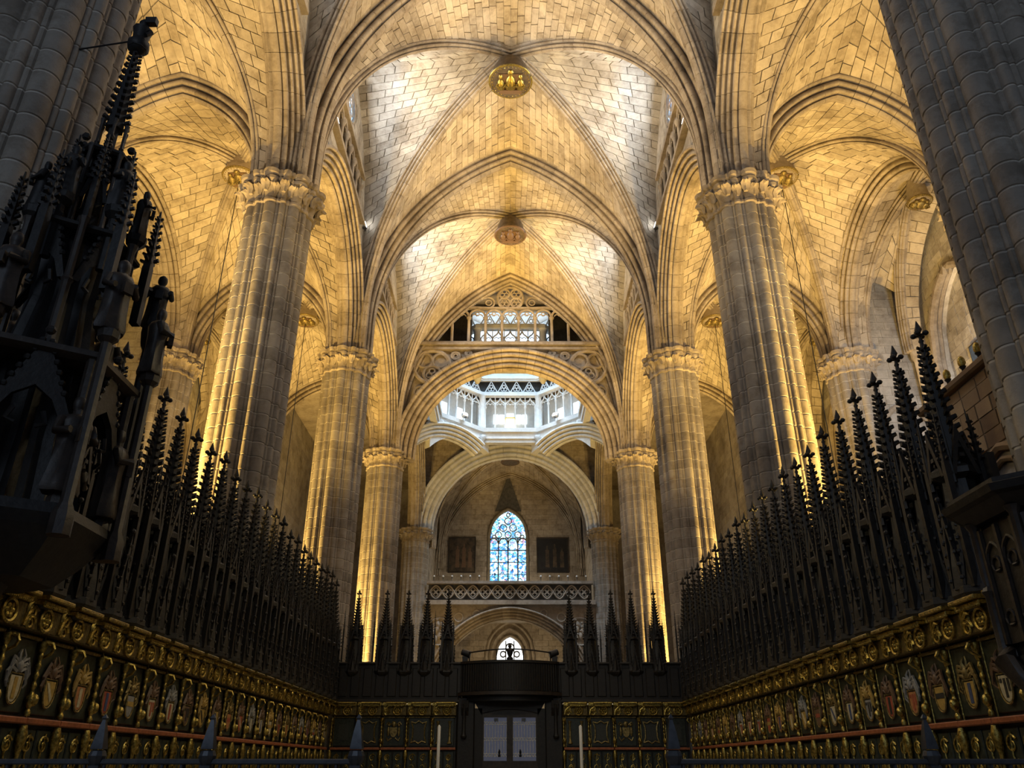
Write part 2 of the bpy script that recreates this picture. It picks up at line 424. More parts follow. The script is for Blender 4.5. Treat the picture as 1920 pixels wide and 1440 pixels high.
def wall_stones(parent, u0, u1, z0, z1, solid, mat4, mat, ch=.42, slen=.75, limit=300, proud=.02, name='stone', out=None):
    stones = []; z = z0; i = 0
    nrm = (mat4.to_3x3() @ Vector((0, 1, 0))).normalized()
    while z < z1 - .05:
        h = min(ch*random.uniform(.92, 1.08), z1-z); u = u0 - (slen*.5 if i % 2 else random.uniform(0, .2))
        while u < u1:
            l = slen*random.uniform(.75, 1.25); a, b = max(u, u0), min(u+l, u1)
            if b-a > .12 and all(solid(uu, zz) for uu in (a+.03, (a+b)/2, b-.03) for zz in (z+.03, z+h-.03)):
                P = [mat4 @ Vector(p) for p in ((a, 0, z), (b, 0, z), (b, 0, z+h), (a, 0, z+h))]
                stones.append(slab(*P, nrm, .03, .011, proud+random.uniform(0, .012)))
            elif b-a > .12:
                k = 4
                for q in range(k):
                    aa, bb = a+(b-a)*q/k, a+(b-a)*(q+1)/k
                    if all(solid(uu, zz) for uu in (aa+.01, bb-.01) for zz in (z+.02, z+h-.02)):
                        P = [mat4 @ Vector(p) for p in ((aa, 0, z), (bb, 0, z), (bb, 0, z+h), (aa, 0, z+h))]
                        stones.append(slab(*P, nrm, .03, .008, proud+random.uniform(0, .012)))
            u += l
        z += h; i += 1
    place_stones(parent, stones, mat, limit, name)

SIDE = {-1: 'throne', 1: 'pulpit'}

# ------------------------------------------------------------------ piers
def pier_outline(n=192, k=1.0):
    cs = []
    for i in range(8):
        a = PI/4*i; cs.append((.745, a, .165))
    for i in range(8):
        a = PI/4*i + PI/8; cs.append((.815, a, .075))
        for d in (-.14, .14): cs.append((.79, a+d, .05))
    out = []
    for i in range(n):
        t = 2*PI*i/n; r = .70
        for (R, a, q) in cs:
            da = t-a; x = R*math.cos(da); y = R*math.sin(da)
            if x > 0 and abs(y) < q: r = max(r, x + math.sqrt(q*q-y*y))
        out.append(r*k*1.02)
    return out
OUT = pier_outline()
NP = len(OUT)
def ring_mesh(name, rings, mat, smooth=30, outl=None):
    """rings: (scale, z, soft) ; soft blends the lobed outline toward a circle"""
    o = outl or OUT; n = len(o); vs = []; av = sum(o)/n
    for sc, z, soft in rings:
        for i in range(n):
            r = sc*(o[i]*(1-soft)+av*soft); a = 2*PI*i/n; vs.append((r*math.cos(a), r*math.sin(a), z))
    fs = [(j*n+i, j*n+(i+1) % n, (j+1)*n+(i+1) % n, (j+1)*n+i) for j in range(len(rings)-1) for i in range(n)]
    fs += [tuple(reversed(range(n))), tuple(range((len(rings)-1)*n, len(rings)*n))]
    return mk(name, vs, fs, mat, smooth)
CH = .36
drum_me = ring_mesh('stone_course', [(.975, .008, 0), (1, .022, 0), (1, CH-.022, 0), (.975, CH-.008, 0)], 'pier')
core_me = ring_mesh('core', [(.982, 0, 0), (.982, 15.1, 0)], 'pmortar', outl=OUT)
base_me = ring_mesh('plinth', [(1.35, 0, .8), (1.35, .5, .8), (1.22, .6, .6), (1.18, .8, .4), (1.05, .9, .1), (1.0, 1.08, 0)], 'pier')
cap_me = ring_mesh('capital', [(1.0, 15.1, 0), (1.06, 15.13, .2), (1.06, 15.2, .2), (1.0, 15.23, .1), (1.03, 15.35, .15), (1.10, 15.55, .25), (1.17, 15.62, .3),
                               (1.17, 15.66, .3), (1.24, 15.72, .15), (1.26, 15.80, .1), (1.20, 15.84, .15), (1.30, 15.9, .05), (1.33, 16.0, .05)], 'stone')
def leaf_mesh(mat='stone'):
    vs = []; fs = []
    pr = [(0, 0, .05), (.02, .09, .10), (.08, .17, .12), (.17, .20, .08), (.20, .15, .03)]
    for (y, z, w) in pr:
        for x in (-w, -w*.45, 0, w*.45, w): vs.append((x, -y - (.03 if abs(x) < w*.2 else 0) + abs(x)*.2, z))
    for j in range(4):
        for i in range(4): fs.append((j*5+i, j*5+i+1, (j+1)*5+i+1, (j+1)*5+i))
    vs += [(v[0]*.8, .06, v[2]) for v in vs[:]]
    n = 25
    rim = [0,1,2,3,4,9,14,19,24,23,22,21,20,15,10,5]
    for a, b in zip(rim, rim[1:]+rim[:1]): fs.append((b, a, a+n, b+n))
    return mk('leaf', vs, fs, mat, 40)
leaf_me = leaf_mesh()
ORD = ['first', 'second', 'third', 'fourth', 'fifth']
def pier(x, y, label, leaves=True, ztop=15.1):
    r = thing('clustered_pier', label, 'pillar', (x, y, 0))
    put('plinth', base_me, r); put('core', core_me, r)
    z = 1.08; i = 0
    while z < 15.05:
        put('stone_course', drum_me, r, (0, 0, z), (0, 0, (PI/4)*(i % 8))); z += CH*(14.02/(39*CH)); i += 1
    c = put('capital', cap_me, r)
    if leaves:
        for k in range(26):
            a = 2*PI*k/26; rr = .93 + .09*(k % 2)
            put('leaf', leaf_me, c, (rr*math.cos(a), rr*math.sin(a), 15.34 + .06*(k % 2)), (0, 0, a+PI/2), scale=(1.1, 1.1, 1.3))
    return r
for s in (-1, 1):
    for i, y in enumerate((Y1, Y2, Y3, Y4, Y5)):
        near = ('standing right behind the tall throne canopy' if s < 0 else 'standing right behind the octagonal pulpit') if i == 0 else \
            '%s in the row leading away from the %s' % (ORD[i], 'throne canopy' if s < 0 else 'pulpit')
        pier(s*W, y, 'clustered grey stone nave pier ' + near)
    for i, y in enumerate((Y2, Y3, Y4)):
        pier(s*XO, y, 'outer stone pier between side chapels, %s along the aisle behind the %s' % (ORD[i], 'throne' if s < 0 else 'pulpit'))

# ------------------------------------------------------------------ arches, ribs, bosses and vault webs
P_TR = prof(1.25, .85, 5, .30, .085); P_AR = prof(1.15, .70, 5, .26, .08); P_AT = prof(.85, .55, 3, .22, .08); P_RIB = prof(.50, .42, 3, .16, .06); P_FAR = prof(1.5, 1.25, 5, .4, .1)
P_RIBA = prof(.44, .38, 3, .14, .055); P_BIG = prof(1.5, 1.0, 5, .5, .09); P_SQ = prof(1.2, .95, 5, .3, .08)
TR = {Y1: (17.3, 8.3), Y2: (17.6, 8.75), Y3: (17.5, 8.5), Y4: (17.6, 8.9)}     # springing and rise of the nave transverse arches
TA = 5.55
for i, y in enumerate((Y1, Y2, Y3, Y4)):
    zs, h = TR[y]
    nm = ['above the throne and pulpit', 'on the second pair of piers', 'on the third pair of piers', 'framing the tracery screen'][i]
    arch('transverse_arch', 'moulded pointed stone arch across the nave ' + nm, 'arch', (-TA, y), (TA, y), zs, h, P_TR, 'stone', .5, ZC)
def arc_apex(a, h, ro):
    R = (a*a+h*h)/(2*a); c = R-a; return math.sqrt((R+ro)**2 - c*c)
def boss(x, y, z, label, r=.72, face='giltd', fig=True, group=None):
    b = thing('vault_boss', label, 'boss', (x, y, z), 0, group)
    MB().lathe([(r*.62, .95), (r*.8, .6), (r*.86, .3), (r*.98, .16), (r, .1), (r*.97, .02), (r*.9, 0), (r*.88, .02)], 28).obj('boss_body', 'stone' if face == 'giltd' else 'bossd', b, 40)
    rim = MB(); rim.tube([(r*.96*math.cos(2*PI*i/36), r*.96*math.sin(2*PI*i/36), .05) for i in range(36)], .05, 6, True); rim.obj('rim', face, b, 50)
    pe = MB()
    for i in range(30): a = 2*PI*i/30; pe.ball((r*.85*math.cos(a), r*.85*math.sin(a), .03), .035, 6, 4)
    pe.obj('beading', face, b, 60)['kind'] = 'stuff'
    if fig:
        bk = MB(); bk.box(-.55*r, -.5*r, -.02, .55*r, .3*r, .05); bk.obj('seat_relief', 'brownp', b)
        for dx, sc in ((0, 1.25), (-.45, .95), (.45, .95)):
            f = MB()
            f.lathe([(.10, 0), (.17, .05), (.15, .3), (.12, .42), (.06, .47), (.085, .55), (.09, .62), (.05, .68)], 10, T((dx*r, .38*r, -.03)) @ RX(PI/2) @ Matrix.Diagonal((sc, .75, sc*.95*r/.72, 1)))
            for q in (-1, 1): f.tube([(dx*r+q*.12*sc, .0, -.08), (dx*r+q*.19*sc, .1, -.1), (dx*r+q*.05*sc, .12, -.15)], .035, 6)
            f.obj('carved_figure', face, b, 50)
        MB().box(-.5*r, .36*r, -.1, .5*r, .58*r, .05).obj('plinth_relief', 'brownp', b)
    return b
def rib_half(root, base, start, cen, zs, h, z0, pf): half_arch(root, base, start, cen, zs, h, pf, 'stone', .55, z0, clip=False, name='rib_stone')
def vault(x0, x1, y0, y1, trs, sides, H, dz, label, mats, d0=.75, lim=300, z0=ZC, pf=None, chh=.42, slen=.72, bossargs=None, nm='', bossdrop=.95):
    """trs: ((zs,h,a) at y0, at y1) intrados; sides: (zs, apex, a) for x0 and x1 edges"""
    cx, cy = (x0+x1)/2, (y0+y1)/2; pf = pf or P_RIB
    inside = Vector((cx, cy, z0+1)); cells = []
    BO = Vector((cx, cy, H))
    corner = {}
    for ix, x in ((0, x0), (1, x1)):
        for iy, y in ((0, y0), (1, y1)):
            sx = x + (d0 if ix == 0 else -d0); sy = y + (d0 if iy == 0 else -d0)
            corner[(ix, iy)] = (sx, sy)
            rt = thing('diagonal_rib', 'rib of the %s, %s, %s end' % (nm, ('throne side' if ix == 0 else 'pulpit side') if x0*x1 < 0 else ('nave pier' if abs(x) < 8 else 'chapel wall'  if abs(x) > 15 else 'outer pier'), 'choir' if iy == 0 else 'window'), 'rib', (sx, sy, z0), 0, 'ribs of the ' + nm)
            a = math.hypot(sx-cx, sy-cy); rib_half(rt, Vector((sx, sy, z0)), (sx, sy), (cx, cy), dz, H-.42-dz, z0, pf)
    off = .45
    for iy, (y, (zs, h, a)) in enumerate(((y0+off, trs[0]), (y1-off, trs[1]))):
        ap = zs + arc_apex(a, h, .5)
        for ix in (0, 1):
            sx = cx + (a+.5)*(-1 if ix == 0 else 1)
            A = arcpts((sx, y), (cx, y, ap), z0, zs); D = arcpts(corner[(ix, iy)], BO, z0, dz)
            cells.append((A, D, mats[0]))
    for ix, (x, (zs, apz, a)) in enumerate(((x0+.25, sides[0]), (x1-.25, sides[1]))):
        for iy in (0, 1):
            sy = cy + a*(-1 if iy == 0 else 1)
            A = arcpts((x, sy), (x, cy, apz), z0, zs); D = arcpts(corner[(ix, iy)], BO, z0, dz)
            cells.append((A, D, mats[1]))
    root = link(bpy.data.objects.new('ceiling', None)); tag(root, label, 'vault', None, 'structure')
    back = web(root, cells, inside, mats, chh, slen, lim)
    back.obj('mortar_bed', 'mortar', root)
    ba = dict(r=.72); ba.update(bossargs or {})
    boss(cx, cy, H-bossdrop-.25, ba.pop('label'), **ba)
    return root
def tri(y): zs, h = TR[y]; return (zs, h, TA)
NB = [(Y1, Y2, 'nave vault over the choir', 'round carved boss over the choir seats'), (Y2, Y3, 'middle nave vault', 'round gilded boss with seated carved figures on the middle nave vault'),
      (Y3, Y4, 'nave vault next to the tracery screen', 'dark round carved boss on the nave vault before the tracery screen')]
for i, (a, b, nm, bl) in enumerate(NB):
    L = b-a
    vault(-W, W, a, b, (tri(a), tri(b)), ((20.4, 26.3, L/2-.7), (20.4, 26.3, L/2-.7)), 27.35, 17.6, 'ribbed stone ' + nm, ('web', 'webgrey'), nm=nm, chh=.31, slen=.74,
          bossargs=dict(label=bl, r=.86 if i < 2 else .82, face='gilt' if i < 2 else 'brownp'), bossdrop=1.4 if i < 2 else 1.15)
# aisle vaults and their arches
AA = 2.55; AZ, AH = 16.15, 3.65
for s in (-1, 1):
    sd = SIDE[s]
    xm = s*(W+XO)/2
    for i, y in enumerate((Y1, Y2, Y3, Y4)):
        arch('aisle_transverse_arch', 'pointed stone arch crossing the aisle behind the %s, %s from it' % (sd, ORD[i]), 'arch', (xm-AA-.1, y), (xm+AA+.1, y), AZ, AH, P_AT, 'stone', .45, ZC-.1)
    for i, (a, b) in enumerate(((Y1, Y2), (Y2, Y3), (Y3, Y4), (Y4, Y5))):
        L = b-a; ha = L/2-.95
        hh = max(ha*1.02, 4.2)
        arch('arcade_arch', 'moulded stone arch between the %s and %s nave piers on the %s side' % (ORD[i], ORD[i+1], sd), 'arch', (s*W, a+.95), (s*W, b-.95), ZC, hh, P_AR, 'stone', .5, ZC-.05)
        if i < 3:
            arch('chapel_arch', 'moulded stone arch opening from the aisle into the %s chapel on the %s side' % (ORD[i], sd), 'arch', (s*XO, a+.95), (s*XO, b-.95), ZC, hh-.1, P_AR, 'stone', .5, ZC-.05)
            x0, x1 = sorted((s*W, s*XO)); nm = '%s aisle vault on the %s side' % (ORD[i], sd)
            R = ZC + arc_apex(ha, hh, .35)
            vault(x0, x1, a, b, ((AZ, AH, AA), (AZ, AH, AA)), ((ZC, R, ha+.3), (ZC, R, ha+.3)), 21.75, 16.1, 'ribbed stone ' + nm, ('web', 'web'), d0=.7, pf=P_RIBA, nm=nm, z0=ZC-.05,
                  bossargs=dict(label='round carved stone boss of the ' + nm, r=.62, face='giltd'), lim=300, chh=.31, slen=.6, bossdrop=.62)

# ------------------------------------------------------------------ floor and walls
fl = MB().box(-19, -20, -.2, 19, 62, 0).obj('floor', 'floor'); tag(fl, 'worn stone paving of the church floor', 'floor', None, 'structure')
def lin(a, b, st): n = max(1, int(math.ceil((b-a)/st))); return [a+(b-a)*i/n for i in range(n+1)]
def circ_iv(u, iv, c, cz, r):
    if abs(u-c) >= r: return iv
    h = math.sqrt(r*r-(u-c)**2); out = []
    for a, b in iv:
        if b <= cz-h or a >= cz+h: out.append((a, b)); continue
        if a < cz-h: out.append((a, cz-h))
        if b > cz+h: out.append((cz+h, b))
    return out
trif = None
for s in (-1, 1):
    sd = SIDE[s]
    for i, (a, b) in enumerate(((Y1, Y2), (Y2, Y3), (Y3, Y4))):
        L = b-a; ha = L/2-.95; hh = max(ha*1.02, 4.2); c = L/2; OW = 2.9
        def iv(u, ha=ha, hh=hh, c=c, L=L):
            x = u-c
            lo = ZC + (math.sqrt(max(0, ((ha*ha+hh*hh)/(2*ha)+.45)**2 - (abs(x)+(ha*ha+hh*hh)/(2*ha)-ha)**2)) if abs(x) < ha+.45 else -1)
            r = [(lo, 21.45)]
            if abs(x) > OW: r = [(lo, 27)]
            else: r += [(23.45, 27)]
            return circ_iv(u, r, c, 24.55, .72)
        # local x = along +Y for left wall front facing +X
        m4 = T((s*(W-.30), a, 0)) @ RZ(PI/2) if s < 0 else T((s*(W-.30), b, 0)) @ RZ(-PI/2)
        us = sorted(set(lin(0, L, .3) + [c-OW, c+OW, c-.72, c+.72, c-ha-.45, c+ha+.45]+lin(c-.72, c+.72, .09)))
        wl = strip_wall(us, iv, .55, m4, 'wall_nave', 'mortar')
        tag(wl, 'stone clerestory wall with round window above %s arcade arch on the %s side' % (ORD[i], sd), 'wall', None, 'structure')
        def solid(u, z, iv=iv): return any(p <= z <= q for p, q in iv(u))
        wall_stones(wl, 0, L, 20.0, 27, solid, m4, 'webgrey', .4, .7, 160)
        # back of the gallery
        mb = MB(); mb.box(c-OW-.3, 1.3, 21.3, c+OW+.3, 1.4, 23.6, m4); mb.box(c-OW-.3, .5, 21.2, c+OW+.3, 1.4, 21.3, m4); mb.box(c-OW-.3, .5, 23.55, c+OW+.3, 1.4, 23.65, m4)
        mb.obj('gallery_back', 'stone', wl)
        # oculus
        oc = link(bpy.data.objects.new('window_%d' % (1+i+(0 if s < 0 else 3)), None)); tag(oc, 'round clerestory window with bluish glass above %s arcade arch on the %s side' % (ORD[i], sd), 'window', None, 'structure')
        oc.matrix_world = m4
        fr = MB(); fr.tube([(c+.74*math.cos(2*PI*k/32), .02, 24.55+.74*math.sin(2*PI*k/32)) for k in range(32)], .06, 6, True); fr.obj('window_frame', 'stone', oc, 40)
        tr = MB()
        for k in range(6):
            q = 2*PI*k/6; tr.tube([(c+.38*math.cos(q)+.2*math.cos(2*PI*j/12), .07, 24.55+.38*math.sin(q)+.2*math.sin(2*PI*j/12)) for j in range(12)], .03, 5, True)
        tr.obj('tracery', 'stone', oc, 40)
        g = MB(); g.prism([(c+.72*math.cos(2*PI*k/32), 24.55+.72*math.sin(2*PI*k/32)) for k in range(32)], .10, .12); g.obj('pane', 'oculus', oc)
        # triforium arcade
        t = thing('triforium_arcade', 'row of slender colonnettes in the wall gallery above %s arcade arch on the %s side' % (ORD[i], sd), 'arcade', m4.to_translation(), PI/2 if s < 0 else -PI/2)
        MB().box(c-OW-.4, -.22, 21.32, c+OW+.4, .3, 21.5).obj('sill', 'stone', t); MB().box(c-OW-.2, -.12, 23.4, c+OW+.2, .2, 23.55).obj('cornice', 'stone', t)
        n = 8; st = 2*OW/n
        if trif is None:
            trif = MB().lathe([(.12, 0), (.12, .08), (.07, .14), (.065, 1.25), (.11, 1.33), (.14, 1.42), (.14, 1.48)], 10).mesh('colonnette', 'stone', 40)
            hd = MB(); aw = .36
            hd.tube([(-aw + aw*2*q/10, 0, arc_h(aw, .42, -aw+aw*2*q/10)) for q in range(11)], .055, 6)
            hd.tube([(-.26, 0, .0), (-.14, 0, .13), (-.02, 0, .10)], .03, 5); hd.tube([(.26, 0, .0), (.14, 0, .13), (.02, 0, .10)], .03, 5)
            trh = hd.mesh('arch_head', 'stone', 40)
        for k in range(n+1): put('colonnette', trif, t, (c-OW+st*k, .05, 21.5))
        for k in range(n): put('arch_head', trh, t, (c-OW+st*(k+.5), .05, 22.95))
# lantern bay side walls and narthex side walls
for s in (-1, 1):
    sd = SIDE[s]
    L = Y5-Y4; ha = L/2-.95; hh = ha*1.02
    m4 = T((s*(W-.2), Y4, 0)) @ RZ(PI/2) if s < 0 else T((s*(W-.2), Y5, 0)) @ RZ(-PI/2)
    def iv(u):
        x = u-L/2; return [(ZC + (arc_h(ha, hh, x)+.25 if abs(x) < ha else 0), 27.3)]
    wl = strip_wall(lin(0, L, .3), iv, .5, m4, 'wall_lantern', 'stone'); tag(wl, 'stone wall of the lantern bay on the %s side' % sd, 'wall', None, 'structure')
    m4 = T((s*5.75, Y5+.9, 0)) @ RZ(PI/2) if s < 0 else T((s*5.75, Y6, 0)) @ RZ(-PI/2)
    wl = MB().box(0, 0, 0, Y6-Y5-.9, .5, 24.5, m4).obj('wall_narthex', 'mortar'); tag(wl, 'stone side wall of the entrance bay on the %s side' % sd, 'wall', None, 'structure')
    wall_stones(wl, 0, Y6-Y5-.9, 10, 24, lambda u, z: True, m4, 'stone', .42, .8, 60)
    # chapels: back walls with tall recesses, oblique flanks and a small vault each
    for i, (a, b) in enumerate(((Y1, Y2), (Y2, Y3), (Y3, Y4))):
        L = b-a
        x0, x1 = sorted((s*XO, s*XC)); nm = '%s chapel vault on the %s side' % (ORD[i], sd)
        ha = L/2-.95; hh = max(ha*1.02, 4.2)-.1
        vault(x0, x1, a+.3, b-.3, ((ZC, 2.6, 1.5), (ZC, 2.6, 1.5)), ((ZC, 20.6, ha+.2), (ZC, 20.6, ha-.2)), 20.9, 16.2, 'ribbed stone ' + nm, ('web', 'web'), d0=.6, pf=P_RIBA, nm=nm,
              bossargs=dict(label='round carved stone boss of the ' + nm, r=.42, face='giltd'), lim=90, bossdrop=.85)
        m4 = T((s*XC, a, 0)) @ RZ(PI/2) if s < 0 else T((s*XC, b, 0)) @ RZ(-PI/2)
        WA, cc = 2.1, (3.4 if s > 0 else L-3.4)
        def ivc(u, cc=cc):
            x = u-cc; r = [(0, 22)]
            if abs(x) < WA: r = [(0, 9.0), (15.2+arc_h(WA, 3.0, x), 22)]
            return r
        us = sorted(set(lin(0, L, .5)+lin(cc-WA, cc+WA, .2)))
        wl = strip_wall(us, ivc, .5, m4, 'wall_chapel', 'pmortar'); tag(wl, 'stone back wall with a tall pointed recess, %s chapel on the %s side' % (ORD[i], sd), 'wall', None, 'structure')
        wall_stones(wl, 0, L, 5, 21.5, lambda u, z, ivc=ivc: any(p <= z <= q for p, q in ivc(u)), m4, 'webgrey', .4, .75, 120)
        MB().box(cc-WA-.3, .5, 8.8, cc+WA+.3, .6, 18.8, m4).obj('recess_back', 'pmortar', wl)
        wall_stones(wl, cc-WA, cc+WA, 9, 18.4, lambda u, z: True, m4 @ T((0, .5, 0)), 'webgrey', .36, .62, 120)
        ol = [(cc-WA, 9.0), (cc-WA, 15.2)] + [(cc-WA+2*WA*k/14, 15.2+arc_h(WA, 3.0, -WA+2*WA*k/14)) for k in range(1, 14)] + [(cc+WA, 15.2), (cc+WA, 9.0)]
        for rr_, yy in ((.16, -.04), (.11, .18)):
            fr = MB(); fr.tube([m4 @ Vector((x, yy, z)) for x, z in ol], rr_, 8); fr.obj('recess_moulding', 'stone', wl, 40)
        for q, yy in ((1, a+.34), (-1, b-.34)):
            # partition faces: front plane looks along -q
            xs = XC-XO-.3
            m5 = (T((s*(XO+.3) if q < 0 else s*(XO+.3)+s*xs, yy, 0)) @ RZ(0 if q < 0 else PI)) if s > 0 else (T((s*(XO+.3)+s*xs if q < 0 else s*(XO+.3), yy, 0)) @ RZ(0 if q < 0 else PI))
            o = MB().box(0, 0, 0, xs, .3, 22, m5).obj('wall_chapel_side', 'pmortar'); tag(o, 'stone partition wall, %s end of the %s chapel on the %s side' % ('choir' if q > 0 else 'window', ORD[i], sd), 'wall', None, 'structure')
            if q < 0:
                h2 = 1.05; c2 = xs/2
                wall_stones(o, 0, xs, 6, 21.5, lambda u, z: not (abs(abs(u-c2)-h2) < .1 and z < 13.6), m5, 'webgrey', .36, .66, 120)
                fr = MB(); fr.tube([m5 @ Vector((c2-h2, -.05, 9.5)), m5 @ Vector((c2-h2, -.05, 12.4))] + [m5 @ Vector((c2-h2+2*h2*k/14, -.05, 12.4+arc_h(h2, 1.5, -h2+2*h2*k/14))) for k in range(1, 14)] + [m5 @ Vector((c2+h2, -.05, 12.4)), m5 @ Vector((c2+h2, -.05, 9.5))], .12, 8); fr.obj('blind_arch_moulding', 'stone', o, 40)
            sh_ = MB(); 
            for dx, dy in ((0, 0), (.16, -.14), (-.12, -.18)): sh_.lathe([(.13, 4), (.13, 15.6), (.2, 15.75), (.22, 16.1)], 10, T((s*(XC-.25)-s*abs(dx), yy+q*(.2+abs(dy)), 0)))
            sh_.obj('corner_shaft', 'stone', o, 40)
    # outer wall band under the chapel arches and beyond the lantern
    wl = MB().box(0, 0, 0, Y6-Y4, .5, 23, T((s*XO, Y4, 0)) @ RZ(PI/2) if s < 0 else T((s*XO, Y6, 0)) @ RZ(-PI/2)).obj('wall_outer', 'pmortar'); tag(wl, 'stone outer wall beside the lantern bay on the %s side' % sd, 'wall', None, 'structure')
    mo = T((s*XO, Y4, 0)) @ RZ(PI/2) if s < 0 else T((s*XO, Y6, 0)) @ RZ(-PI/2)
    wall_stones(wl, 0, Y6-Y4, 6, 21.4, lambda u, z: True, mo, 'pier', .42, .8, 250)
    for i, (a, b) in enumerate(((Y1, Y2), (Y2, Y3), (Y3, Y4))):
        # balustrade slab of the tribune over the side chapels
        tw = MB().box(s*XO-.25, a+.9, 0, s*XO+.25, b-.9, 8.4).obj('wall_tribune', 'stone'); tag(tw, 'low stone wall below the chapel tribune, %s bay on the %s side' % (ORD[i], sd), 'wall', None, 'structure')
    we = MB().box(min(s*6.0, s*XO), Y6, 0, max(s*6.0, s*XO), Y6+.4, 23).obj('wall_aisle_end', 'webgrey'); tag(we, 'stone end wall of the aisle on the %s side' % sd, 'wall', None, 'structure')
    rf = MB().box(s*W if s > 0 else -XO, Y4+.3, 21.4, XO if s > 0 else -W, Y6, 21.6).obj('ceiling_aisle', 'stone'); tag(rf, 'flat stone ceiling of the aisle beside the lantern bay on the %s side' % sd, 'ceiling', None, 'structure')
    hu = MB().box(s*W+(.3 if s > 0 else -7.2), Y1-.6, 22.0, s*W+(7.2 if s > 0 else -.3), Y4, 22.2).obj('ceiling_roof', 'stone'); tag(hu, 'stone roof slab above the aisle vaults on the %s side' % sd, 'ceiling', None, 'structure')

# ------------------------------------------------------------------ tracery screen on the fourth pair of piers
SY = Y4
def bars(mb, curves, r, n=6, y=0, closed=False):
    for c in curves: mb.tube([(p[0], y, p[1]) for p in c], r, n, closed)
def circ(cx, cz, r, n=20, a0=0, a1=2*PI):
    full = abs(a1-a0-2*PI) < 1e-6; m = n if full else n+1
    return [(cx+r*math.cos(a0+(a1-a0)*i/n), cz+r*math.sin(a0+(a1-a0)*i/n)) for i in range(m)]
scr = thing('tracery_screen', 'stone openwork screen with colonnettes and roundels above the wide arch', 'screen', (0, SY, 0))
BA, BZ, BH = 5.0, 15.85, 5.1     # wide lower arch
zs4, h4 = TR[Y4]
arch('strainer_arch', 'wide moulded stone arch below the tracery screen', 'arch', (-BA, SY), (BA, SY), BZ, BH, P_BIG, 'stone', .42, 15.7)
def iv(u):
    R = (BA*BA+BH*BH)/(2*BA); c = R-BA; v = (R+.9)**2-(abs(u)+c)**2
    lo = BZ+math.sqrt(v) if v > 0 else 16
    hi = min(22.3, zs4+arc_h(TA+.3, h4, u)) if abs(u) < TA+.3 else 16
    return [(min(lo, 22.29), max(hi, min(lo, 22.29)+.001))] if hi > lo else []
sp = strip_wall(lin(-5.8, 5.8, .1), iv, .3, T((0, -.05, 0)), 'spandrel', 'stone', scr)
MB().box(-5.5, -.55, 22.25, 5.5, .4, 22.4).obj('beam', 'stone', scr); MB().box(-5.45, -.45, 22.42, 5.45, .3, 22.52).obj('beam_cap', 'stone', scr); MB().box(-5.5, -.38, 22.05, 5.5, .2, 22.22).obj('beam_roll', 'stone', scr)
col_me = MB().lathe([(.14, 0), (.14, .1), (.085, .18), (.08, 1.6), (.13, 1.66), (.15, 1.76)], 10).mesh('colonnette', 'stone', 40)
st = .93
for k in range(10):
    x = -4.5*st + k*st; zt = zs4+arc_h(TA, h4, x)
    if zt > 24.1: put('colonnette', col_me, scr, (x, 0, 22.52))
    else: MB().lathe([(.12, 0), (.08, .1), (.08, zt-22.6)], 8).obj('colonnette', 'stone', scr, 40, loc=(x, 0, 22.52))
hd = MB(); bars(hd, [[(-st/2+st*q/12, arc_h(st/2, .5, -st/2+st*q/12)) for q in range(13)]], .065)
bars(hd, [circ(-.16, .06, .13, 8, .2, PI), circ(.16, .06, .13, 8, 0, PI-.2), circ(0, .24, .10, 8)], .03)
hd_me = hd.mesh('arch_head', 'stone', 40)
for k in range(9):
    if abs(k-4) < 4: put('arch_head', hd_me, scr, (-4*st+k*st, 0, 24.28))
for sx in (-1, 1): put('arch_head', hd_me, scr, (sx*4*st, 0, 24.05), scale=(1, 1, .8))
MB().box(-4.3, -.1, 24.82, 4.3, .1, 24.92).obj('rail', 'stone', scr)
tp = MB()
bars(tp, [circ(0, 25.55, .72, 28)], .08, closed=True)
tp.obj('roundel', 'stone', scr, 40)
